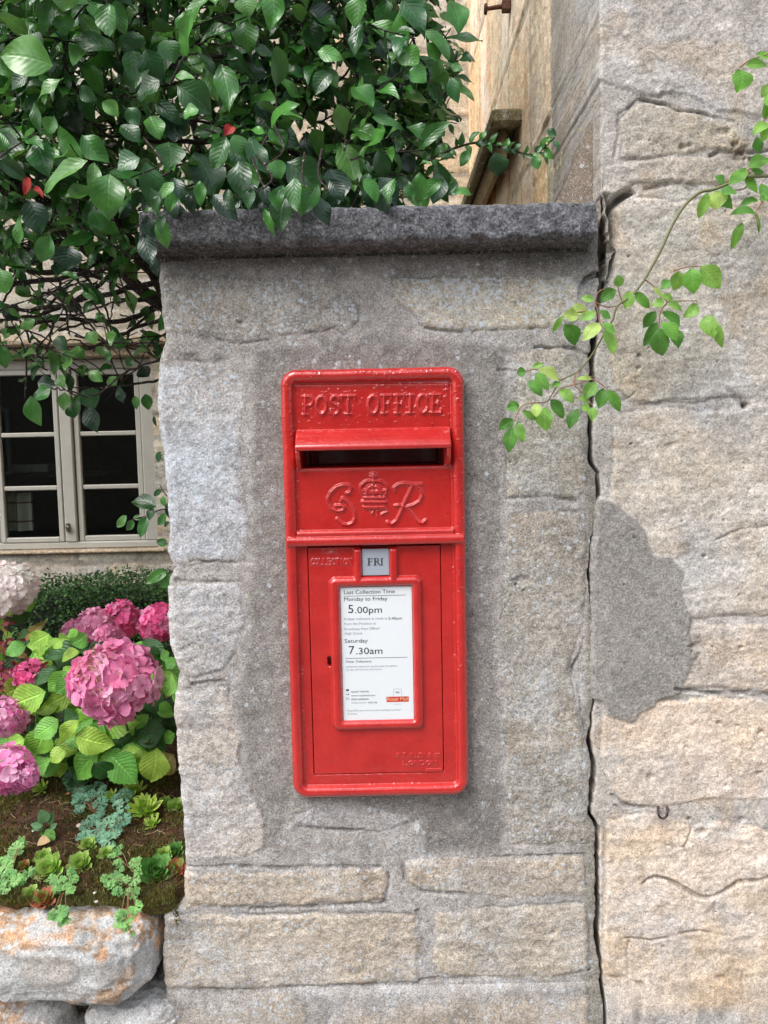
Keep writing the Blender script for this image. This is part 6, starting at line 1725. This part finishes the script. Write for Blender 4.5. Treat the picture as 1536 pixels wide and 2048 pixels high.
# packed rubble and dark earth behind and under the edging stones
def rubble():
    xs = np.arange(-3.4, -0.30, 0.01); z_ = np.arange(-0.02, 0.70, 0.01); X, Z = np.meshgrid(xs, z_)
    Y = 0.075 + 0.02 * fbm(X * 9, Z * 9, 0, 640, 4)
    st = []; rs = np.random.RandomState(2); z = 0
    while z < 560:
        hg = rs.uniform(90, 150); x = -3500
        while x < -300:
            wd = rs.uniform(150, 350); st.append(([(x, -z), (x + wd - 25, -z), (x + wd - 25, -(z + hg - 22)), (x, -(z + hg - 22))], (160, 156, 148), 40, 8, .6)); x += wd
        z += hg
    h, col, li = wall_fields(X * 1000, -Z * 1000, X, Z, st, (54, 42, 32), seed=650, jitter=12, scale=1.22)
    w_ = mesh_obj('dry_stone_wall', np.stack([X, Y - h, Z], -1), grid_faces(*X.shape), M_boulder, None, loc=(-1.8, .08, 0), cols=col, attrs={'lichen': li * .6})
    tag(w_, 'low dry stone wall under the edging stones of the flower bed', 'wall')
rubble()


# hydrangeas
def flower_head(c, r, pal, seed, parent, facing=(-0.1, -1, 0.35), n=95, squash=0.92, fl=1.0, centre=False):
    rs = np.random.RandomState(seed); bag = LeafBag()
    f = unit(facing)
    for i in range(n):
        zz = 1 - 2 * (i + .5) / n; a = i * 2.39996; q = math.sqrt(max(0, 1 - zz * zz))
        d = np.array([q * math.cos(a), q * math.sin(a), zz]) + rs.normal(0, .08, 3); d = unit(d)
        if np.dot(d, f) < -0.55: continue
        p = c + d * r * np.array([1, 1, squash]) * rs.uniform(.84, 1.02) * (1 + .20 * float(vn(d[0] * 1.6 + seed, d[2] * 1.6, 0, seed)))
        u1 = unit(np.cross(d, [.3, .2, 1])); u2 = np.cross(d, u1); a0 = rs.uniform(0, 6.28)
        nn = unit(d + rs.normal(0, .35, 3))
        pl = r * rs.uniform(.25, .38) * fl
        col = lin(pal[rs.randint(len(pal))]) * rs.uniform(.85, 1.1)
        for k in range(4):
            b = a0 + k * math.pi / 2 + rs.normal(0, .12); dd = unit(u1 * math.cos(b) + u2 * math.sin(b) + d * rs.uniform(-.05, .35))
            bag.add(p + dd * pl * .06, p + dd * pl, pl * rs.uniform(.95, 1.2), nn, col * rs.uniform(.92, 1.08), rs.uniform(-.1, .35), rs.uniform(-.12, .15))
    o = bag.build('flower_head', M_petal, parent, rows=6, colsn=5, widest=.6, wave=.10, sharp=.6, stem=.3, seed=seed)
    if centre:   # the small fertile buds showing on one side
        b2 = MB()
        for i in range(110):
            d = unit(np.array([-0.45, -0.75, 0.55]) + rs.normal(0, .33, 3)); p = c + d * r * rs.uniform(.93, 1.03)
            b2.tube([p, p + d * .004 + rs.normal(0, .002, 3), p + d * .008 + rs.normal(0, .003, 3)], [.0007, .0012, .0005], 5)
        b2.build('flower_buds', plain_mat('bud_tan', (0.50, 0.30, 0.16), .7, var=.3, scale=90), o, smooth=True)
    return o
PINK = [(246, 164, 206), (250, 182, 216), (240, 146, 192), (252, 204, 226), (244, 150, 192), (232, 146, 186)]
HOT = [(254, 124, 182), (255, 146, 198), (252, 108, 170), (255, 170, 212)]
MAUV = [(244, 156, 208), (248, 178, 218), (236, 134, 192), (250, 202, 228)]
WHT = [(255, 250, 244), (255, 255, 250), (252, 238, 236), (255, 246, 242)]
HG = [(122, 172, 70), (102, 156, 64), (140, 184, 80), (88, 142, 62), (112, 164, 78)]
def hyd_col(t, rs):
    c = lin(HG[rs.randint(len(HG))]) * 1.45
    if t > 0: c = lin((172, 200, 84)) * .7 + c * .3
    if t < 0: c = lin((52, 96, 46))
    if t > 1: c = lin((150, 136, 80))
    return c * rs.uniform(.8, 1.15)


def hydrangeas():
    rs = np.random.RandomState(77)
    K = lambda x, y: (x / 4.042, 1120 + y / 4.042)
    base = on_soil(215, 1575); base[1] += .12; base[2] = float(soil_z(base[:1], base[1:2])[0])
    g = empty('hydrangea', base, 'pink mophead hydrangea with one big flower head beside the pier', 'hydrangea')
    bag = LeafBag()
    hero(bag, [(310, 980, -20, 1130, 150, 1), (370, 1070, 60, 1190, 180), (600, 1050, 280, 1220, 135, 1), (590, 960, 450, 1080, 120), (540, 900, 390, 1070, 115), (400, 600, 230, 700, 115), (210, 700, 30, 760, 95), (560, 720, 330, 780, 95), (700, 600, 560, 680, 105),
        (640, 740, 490, 820, 75, 1), (470, 1290, 260, 1430, 135), (290, 1270, 100, 1380, 145, -1), (640, 1260, 510, 1330, 115, -1), (640, 1300, 460, 1500, 95, 1), (700, 1440, 480, 1530, 115), (440, 1480, 280, 1560, 135, -1), (530, 1540, 400, 1630, 105, 1), (410, 1610, 250, 1690, 115),
        (790, 1540, 600, 1780, 170), (960, 1320, 790, 1480, 155), (900, 1580, 1100, 1810, 210), (1262, 1520, 1210, 1810, 180, 1), (1340, 1370, 1090, 1460, 165, -1), (1200, 1250, 1100, 1370, 75), (1400, 1570, 1250, 1730, 150, 2), (1300, 900, 1400, 1050, 110), (1390, 920, 1330, 1120, 115),
        (1370, 750, 1290, 790, 70), (1430, 800, 1330, 880, 85), (1410, 1400, 1330, 1480, 95), (600, 860, 540, 960, 90), (500, 640, 430, 720, 80), (760, 1640, 900, 1760, 160, -1), (680, 1560, 560, 1650, 120, -1), (900, 1460, 1040, 1560, 140, -1),
        (1230, 1440, 1340, 1540, 100, -1), (330, 1180, 420, 1260, 100, -1), (200, 1450, 40, 1510, 110), (60, 1440, -40, 1560, 90), (200, 1530, 60, 1580, 80), (720, 900, 600, 980, 80), (620, 620, 560, 560, 60), (340, 650, 300, 780, 90), (1290, 1160, 1390, 1230, 80), (1260, 1210, 1420, 1260, 60)],
        K, .24, .42, hyd_col, rs, foldr=(.08, .25), lean=.4, wk=1.22)
    fr_ = []
    for i in range(56):
        x, y = rs.uniform(40, 338), rs.uniform(1395, 1530); L = rs.uniform(46, 84); a = rs.normal(0, 1.0)
        if abs(x - 236) < 80 and y < 1440: continue
        x1 = x + L * math.sin(a)
        if x1 > 350 or y + L * .8 * math.cos(a) > 1592: continue
        fr_.append((x, y, x1, y + L * .8 * math.cos(a), L * rs.uniform(.55, .7), rs.choice([-1, 0, 0, 1])))
    hero(bag, fr_, lambda x, y: (x, y), .30, .44, hyd_col, rs, foldr=(.08, .3), lean=.4)
    # fill behind
    for i in range(260):
        x, y = rs.uniform(-200, 1420), rs.uniform(640, 1760); (px_, py_) = K(x, y); Y = rs.uniform(.40, .85)
        if px_ > 352: continue
        b = P(px_, py_, Y); a = rs.uniform(0, 6.28); L = rs.uniform(.05, .10)
        if b[2] < .78 or (py_ < 1250 and px_ > 110): continue
        t = b + np.array([math.cos(a), -.4, math.sin(a) * .5 - .3]) * L
        if t[0] > -.30: continue
        bag.add(b, t, L * .62, unit([rs.normal(0, .4), -.8, .6]), hyd_col(-1 if rs.rand() < .5 else 0, rs), .2, .15)
    bag.build('leaves', M_hyd, g, rows=19, colsn=5, widest=.44, wave=.055, sharp=.92, serr=.035, seed=5)
    c = P(236, 1362, .26)
    fh = flower_head(c, .080, PINK, 1, g, centre=True, n=150); fh['label'] = 'large faded pink mophead with tan buds showing'
    for px_, py_, Y, r, pal, sd_ in [(188, 1253, .62, .046, PINK, 2), (150, 1266, .6, .032, PINK, 12), (247, 1240, .66, .045, HOT, 3), (318, 1246, .58, .048, HOT, 4), (60, 1352, .42, .038, HOT, 5), (4, 1362, .5, .04, HOT, 6),
                                     (8, 1437, .32, .04, MAUV, 7), (12, 1542, .16, .045, MAUV, 8), (50, 1552, .15, .028, MAUV, 9), (214, 1275, .55, .028, PINK, 10), (-90, 1400, .4, .07, PINK, 11)]:
        flower_head(P(px_, py_, Y), r, pal, sd_ + 20, g, n=60 if r < .04 else 80, fl=1.1)
    st = MB()
    for px_, py_, Y in [(238, 1400, .28), (188, 1270, .62), (247, 1255, .66), (318, 1265, .58), (60, 1370, .42), (10, 1455, .32), (100, 1420, .4), (230, 1540, .3), (300, 1480, .3), (90, 1290, .45), (160, 1320, .42)]:
        t = P(px_, py_, Y); b = np.array([base[0] + rs.normal(0, .08), base[1] + rs.normal(0, .05), base[2] - .01]); b[0] = min(b[0], -.36)
        p = smooth_path([b, (b + t) / 2 + rs.normal(0, .02, 3), t], 6); st.tube(p, np.linspace(.004, .0022, len(p)), 7)
    st.build('stems', M_stem, g, smooth=True)
    # white hydrangea
    b2 = P(-40, 1420, .55); b2[2] = float(soil_z(b2[:1], b2[1:2])[0])
    g2 = empty('hydrangea', b2, 'white hydrangea at the left edge just below the cottage window', 'hydrangea')
    flower_head(P(18, 1178, .5), .062, WHT, 41, g2, n=110, fl=1.05); flower_head(P(-60, 1200, .5), .06, WHT, 42, g2, n=80)
    bag = LeafBag()
    hero(bag, [(160, 400, 300, 290, 110), (60, 500, 260, 440, 75, -1), (180, 620, 375, 490, 70, 2), (30, 430, 130, 380, 80, 1), (20, 560, -60, 480, 100), (100, 600, 10, 640, 90, 1), (40, 470, 10, 380, 60, 1)], K, .46, .5, hyd_col, rs)
    bag.build('leaves', M_hyd, g2, rows=19, colsn=5, wave=.055, sharp=.9, serr=.035, seed=9)
    st = MB(); p = smooth_path([b2, P(10, 1320, .52), P(16, 1210, .5)], 8); st.tube(p, .003, 7); st.build('stem', M_stem, g2, smooth=True)
    # small red leaved shrub at the left edge
    b3 = P(20, 1440, .45); b3[2] = float(soil_z(b3[:1], b3[1:2])[0])
    g3 = empty('red_leaved_shrub', b3, 'small shrub with dark red leaves at the left edge among the hydrangeas', 'shrub')
    bag = LeafBag(); tw = MB()
    for i in range(26):
        px_, py_ = rs.uniform(-60, 62), rs.uniform(1240, 1400); q = P(px_, py_, rs.uniform(.36, .5)); p = smooth_path([b3, (b3 + q) / 2 + rs.normal(0, .02, 3), q], 4); tw.tube(p, np.linspace(.0016, .0007, len(p)), 5)
        for k in range(7):
            s = p[-1 - (k % 5)]; d = unit(rs.normal(0, 1, 3) + [0, -.3, .2]); L = rs.uniform(.014, .028)
            bag.add(s, s + d * L, L * .5, unit([rs.normal(0, .5), -1, .6]), lin([(120, 38, 48), (150, 60, 66), (92, 32, 36), (140, 120, 70)][rs.randint(4)]), .3, .1)
    tw.build('twigs', M_bark, g3, smooth=True); bag.build('leaves', M_small, g3, rows=6, seed=10)
hydrangeas()


# clipped hedge under the cottage wall
def hedge():
    rs = np.random.RandomState(15)
    zt = P(200, 1172, 1.38)[2]
    x0, x1, y0, y1, z0 = -3.0, -0.32, 1.32, 1.72, .70
    g = empty('clipped_hedge', ((x0 + x1) / 2, 1.5, z0), 'low dark green clipped box hedge in front of the cottage wall', 'hedge')
    X, Z = np.meshgrid(np.linspace(x0 + .05, x1 - .02, 120), np.linspace(0, 1, 34))
    # core: front, rounded top, back
    t = Z; yy = np.where(t < .5, y0 + .04, y0 + .04 + (t - .5) * 2 * (y1 - y0 - .1)); zz = np.where(t < .5, z0 + (zt - z0 - .05) * t * 2, zt - .05 - .0 * t)
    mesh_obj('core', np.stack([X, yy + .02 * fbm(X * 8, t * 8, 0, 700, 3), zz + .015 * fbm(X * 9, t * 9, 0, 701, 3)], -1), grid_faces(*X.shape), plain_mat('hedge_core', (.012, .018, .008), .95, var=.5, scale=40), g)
    bag = LeafBag()
    for i in range(15000):
        x = rs.uniform(-1.25, x1) if rs.rand() < .88 else rs.uniform(x0, -1.25)
        if rs.rand() < .62: p = np.array([x, y0 + rs.uniform(-.01, .05), z0 + (zt - z0) * rs.rand()]); nn = np.array([0, -1, .5])
        else: p = np.array([x, y0 + rs.rand() * .38, zt - rs.uniform(-.008, .04)]); nn = np.array([0, -.4, 1])
        p = p + [0, .015 * math.sin(x * 9), .012 * math.sin(x * 13 + 1) + rs.normal(0, .006)]
        d = unit(rs.normal(0, 1, 3) + [0, -.6, .3]); L = rs.uniform(.008, .016)
        c = lin([(44, 82, 40), (34, 68, 34), (60, 102, 50), (78, 118, 54), (30, 58, 34)][rs.randint(5)]) * rs.uniform(.8, 1.2)
        bag.add(p, p + d * L, L * .62, unit(nn + rs.normal(0, .45, 3)), c, .3, .1)
    bag.build('foliage', M_small, g, rows=4, colsn=3, wave=0, seed=11)
hedge()


# alpines on the moss
def alpines():
    rs = np.random.RandomState(50)
    Q = lambda x, y: (x / 3.84, 1540 + y / 3.84)
    def rosette(x, y, r, pal, label, spiky=1.0, n=42):
        p = on_soil(*Q(x, y)); R_ = 1.35 * r / 3.84 / FPX * (np.linalg.norm(p - CAM)) ; up = unit([rs.normal(0, .15), -.65, 1])
        bag = LeafBag(); u1 = unit(np.cross(up, [1, .2, .1])); u2 = np.cross(up, u1)
        p = p + up * R_ * .15
        for i in range(n):
            t = (i + .5) / n; a = i * 2.39996; el = R(82) * (1 - t) ** .8 + R(8); L = R_ * (.35 + .68 * t)
            d = (u1 * math.cos(a) + u2 * math.sin(a)) * math.cos(el) + up * math.sin(el)
            nn = unit(up * math.cos(el) - (u1 * math.cos(a) + u2 * math.sin(a)) * math.sin(el) + 1e-3)
            c = lin(pal[rs.randint(len(pal))]) * rs.uniform(.85, 1.15)
            bag.add(p, p + d * L, L * .55 / spiky, nn, c, .35, -.25)
        o = bag.build('houseleek', M_small, None, rows=7, colsn=5, widest=.66, wave=0, sharp=.55, stem=.5, seed=int(x), loc=p)
        return tag(o, label, 'houseleek', 'houseleek rosettes on the moss')
    LG = [(154, 188, 92), (170, 202, 112), (140, 172, 84), (178, 196, 120)]; RG = [(150, 150, 80), (176, 92, 74), (140, 158, 80), (190, 120, 96)]; DG = [(90, 140, 70), (108, 158, 84), (78, 124, 62)]; YG = [(174, 202, 88), (190, 208, 110), (146, 184, 78)]
    for a in [(400, 790, 95, LG, 'green houseleek rosette, widest of those at the left'), (622, 740, 75, LG, 'tight green houseleek rosette right of the widest left one'), (345, 685, 55, LG, 'small houseleek rosette touching the top of the widest left one'), (240, 970, 55, LG, 'houseleek rosette near the moss edge left of the reddish one'),
              (350, 1012, 70, RG, 'reddish houseleek rosette at the edge above the big stone'), (680, 590, 52, LG, 'small houseleek rosette under the blue green tuft in the middle'), (822, 660, 52, LG, 'small houseleek rosette alone right of the bed centre'), (1195, 820, 115, DG, 'largest dark green houseleek rosette beside the pier'),
              (1345, 790, 75, RG, 'houseleek rosette with brown centre squeezed against the pier'), (1345, 640, 60, DG, 'houseleek rosette against the pier above the brown one'), (1260, 660, 50, LG, 'pale houseleek rosette above the largest one'), (1355, 300, 60, LG, 'houseleek rosette against the pier near the hydrangea'), (190, 750, 40, RG, 'tiny reddish houseleek beside the left leafy tuft'), (1270, 260, 42, LG, 'tiny houseleek near the back by the pier')]:
        rosette(*a)
    for a in [(1120, 330, 100, YG, 'yellow green spiky stonecrop clump right of centre', 2.2, 80), (1040, 180, 75, YG, 'yellow green spiky stonecrop clump at the back', 2.2, 60), (860, 215, 48, YG, 'small yellow stonecrop clump beside the blue green tufts', 2.2, 40), (325, 165, 62, YG, 'bright green spiky stonecrop under the pink flowers', 2.4, 36), (1180, 430, 60, YG, 'stonecrop clump below the large spiky one', 2.2, 40), (1000, 230, 50, YG, 'stonecrop clump just below the back one', 2.2, 40)]:
        o = rosette(*a); o.name = 'stonecrop'; o.data.name = 'stonecrop'; o['category'] = 'stonecrop'; o['group'] = 'spiky stonecrop clumps on the moss'
    # lobed blue green leaves
    def palm(bag, p, r, nn, col):
        u1 = unit(np.cross(nn, [.2, 1, .1])); u2 = np.cross(nn, u1); a0 = rs.uniform(0, 6.28)
        for k in range(7):
            a = a0 + (k - 3) * .72; d = u1 * math.cos(a) + u2 * math.sin(a) + nn * .15
            L = r * (1.0 - .06 * abs(k - 3)) * rs.uniform(.85, 1.1)
            bag.add(p, p + d * L, L * .30, nn, col * rs.uniform(.9, 1.1), .25, .1)
            for s in (-1, 1):
                q = p + d * L * .55; d2 = unit(d + s * .8 * np.cross(nn, d)); bag.add(q, q + d2 * L * .38, L * .22, nn, col * rs.uniform(.9, 1.1), .2, .0)
    GB = [(116, 166, 136), (134, 182, 150), (100, 150, 122)]; GG = [(138, 192, 110), (120, 176, 104), (152, 200, 124)]
    for label, pal, pts, root in [
        ('blue green lobed cranesbill trailing down the middle of the bed', GB, [(560, 120, 52), (600, 175, 60), (640, 200, 55), (655, 280, 60), (620, 320, 40), (740, 160, 50), (790, 215, 50), (800, 300, 55), (780, 370, 45), (700, 230, 45)], (720, 330)),
        ('blue green lobed cranesbill tuft in the centre of the bed', GB, [(760, 480, 65), (720, 430, 50), (840, 440, 55), (850, 570, 62), (660, 545, 55), (640, 480, 40), (900, 500, 50), (960, 420, 55), (800, 540, 50), (880, 390, 40), (940, 380, 45)], (800, 520)),
        ('blue green lobed cranesbill tuft at the back near the yellow stonecrop', GB, [(940, 230, 60), (930, 290, 45), (975, 200, 40), (900, 260, 40)], (930, 290)),
        ('green lobed cranesbill mat at the left edge of the bed', GG, [(60, 800, 60), (150, 640, 55), (110, 690, 50), (30, 900, 60), (70, 930, 45), (180, 620, 40), (20, 760, 50), (130, 880, 50), (200, 870, 45), (100, 850, 45), (0, 850, 60), (230, 830, 35)], (80, 840)),
        ('green lobed cranesbill hanging over the stone at left centre', GG, [(540, 860, 55), (500, 900, 50), (430, 940, 50), (470, 1080, 62), (520, 970, 48), (430, 1090, 42), (500, 1120, 45), (580, 830, 40), (400, 900, 40)], (500, 930)),
        ('green lobed cranesbill hanging over the lichened stone near its right end', GG, [(880, 890, 52), (1050, 880, 55), (1045, 960, 50), (985, 1120, 62), (1040, 1030, 50), (910, 960, 40), (1000, 1180, 42), (950, 1100, 45), (1060, 820, 40), (860, 920, 40)], (990, 900)),
        ('small lobed cranesbill sprigs right of the bed centre', GG, [(880, 740, 38), (950, 660, 40), (1050, 750, 45), (940, 800, 30), (1090, 720, 35), (900, 700, 26)], (990, 760))]:
        b = on_soil(*Q(*root)); g = empty('cranesbill', b, label, 'cranesbill', 'lobed cranesbill tufts on the moss'); bag = LeafBag(); st = MB()
        for (x, y, r) in pts:
            x += 0; p = on_soil(*Q(x, y)); hang = y > 1000
            if hang: p = P(*Q(x, y), -.075)
            s = r / 3.84 / FPX * np.linalg.norm(p - CAM) * 1.2
            top = p + np.array([rs.normal(0, .003), -.006, rs.uniform(.006, .016) if not hang else .0])
            palm(bag, top, s, unit([rs.normal(0, .25), -.8, 1]), lin(pal[rs.randint(3)]) * rs.uniform(.85, 1.1))
            for k in range(2):
                o_ = top + rs.normal(0, s * .5, 3) * [1, .3, .8] + [0, -.003, 0]; palm(bag, o_, s * .6, unit([rs.normal(0, .4), -.8, 1]), lin(pal[rs.randint(3)]) * rs.uniform(.8, 1.1))
            pa = smooth_path([b, (b + top) / 2 + [0, 0, .008], top], 4); st.tube(pa, .0007, 5)
        bag.build('leaves', M_small, g, rows=5, colsn=3, widest=.6, wave=0, sharp=.6, seed=12); st.build('stems', M_twig, g, smooth=True)
    # broad leaved seedling
    b = on_soil(*Q(360, 500)); g = empty('seedling', b, 'broad leaved grey green seedling standing on bare soil at left', 'seedling'); bag = LeafBag()
    hero(bag, [(350, 405, 305, 305, 85), (370, 415, 405, 315, 55), (330, 430, 230, 420, 45), (335, 450, 240, 465, 40), (385, 450, 440, 410, 40), (350, 460, 420, 540, 70, 1), (340, 480, 310, 500, 50, 1), (380, 490, 430, 520, 40, 1)], Q, b[1] - .03, b[1] - .01, lambda t, r: lin((112, 158, 110) if t == 0 else (120, 176, 88)) * r.uniform(.9, 1.1), rs)
    bag.build('leaves', M_small, g, rows=9, seed=13)
    st = MB(); st.tube(smooth_path([b, P(*Q(350, 430), b[1] - .02)], 4), .0015, 6); st.build('stem', M_stem, g, smooth=True)
    # pebbles and a fallen leaf or two
    for i, (x, y, r, c, lb) in enumerate([(610, 450, 24, (214, 196, 184), 'pale pink pebble in the middle of the bare soil'), (730, 965, 12, (222, 218, 210), 'tiny white pebble low in the moss'), (255, 488, 10, (230, 228, 222), 'tiny white pebble left of the seedling'), (740, 1035, 14, (214, 200, 190), 'small pale pebble below the tiny white one'), (525, 200, 18, (190, 130, 90), 'small tan pebble at the back of the bed'), (20, 1130, 16, (200, 190, 176), 'small pale pebble at the moss edge far left')]):
        p = on_soil(*Q(x, y)); s = r / 3.84 / FPX * 1.6
        U, Vv = np.meshgrid(np.linspace(-math.pi, math.pi, 17), np.linspace(-math.pi / 2, math.pi / 2, 10))
        X = np.cos(Vv) * np.cos(U); Y = np.cos(Vv) * np.sin(U); Z = np.sin(Vv) * .7; k = 1 + .2 * fbm(X * 1.5 + i * 9, Y * 1.5, Z * 1.5, 3, 2)
        o = mesh_obj('pebble', np.stack([X * k, Y * k, Z * k], -1) * s + p + [0, 0, s * .3 + .004], grid_faces(10, 17), plain_mat('pebble_%d' % i, lin(c), .8, scale=200), None, loc=p)
        tag(o, lb, 'pebble')
    p = on_soil(*Q(335, 600)); bag = LeafBag(); bag.add(p + [-.012, 0, .008], p + [.014, -.004, .016], .02, unit([0, -.8, 1]), lin((206, 176, 130)), .3, .2)
    tag(bag.build('fallen_leaf', M_small, None, rows=8, seed=2, loc=p), 'curled tan fallen leaf under the seedling', 'leaf')
alpines()

# ------------------------------------------------------------------ the ground of the lane, reaching the horizon
def ground():
    M_road = stone_mat('lane_tarmac', attr=False, base=(0.11, 0.105, 0.10), fine=60, speckscale=60, bumpd=.002, sfac=.3)
    M_pave = stone_mat('pavement_stone', attr=False, base=(0.30, 0.28, 0.25), fine=60, speckscale=60, bumpd=.002, sfac=.3)
    o = MB().box((-150, -150, -.4), (150, 150, -.1)).build('ground', M_road, None, loc=(0, 0, -.1)); tag(o, kind='structure')
    o = MB().box((-30, -2.2, -.2), (30, 0.3, 0.0), .02).build('pavement', M_pave, None, loc=(0, -1, 0)); tag(o, kind='structure')
ground()
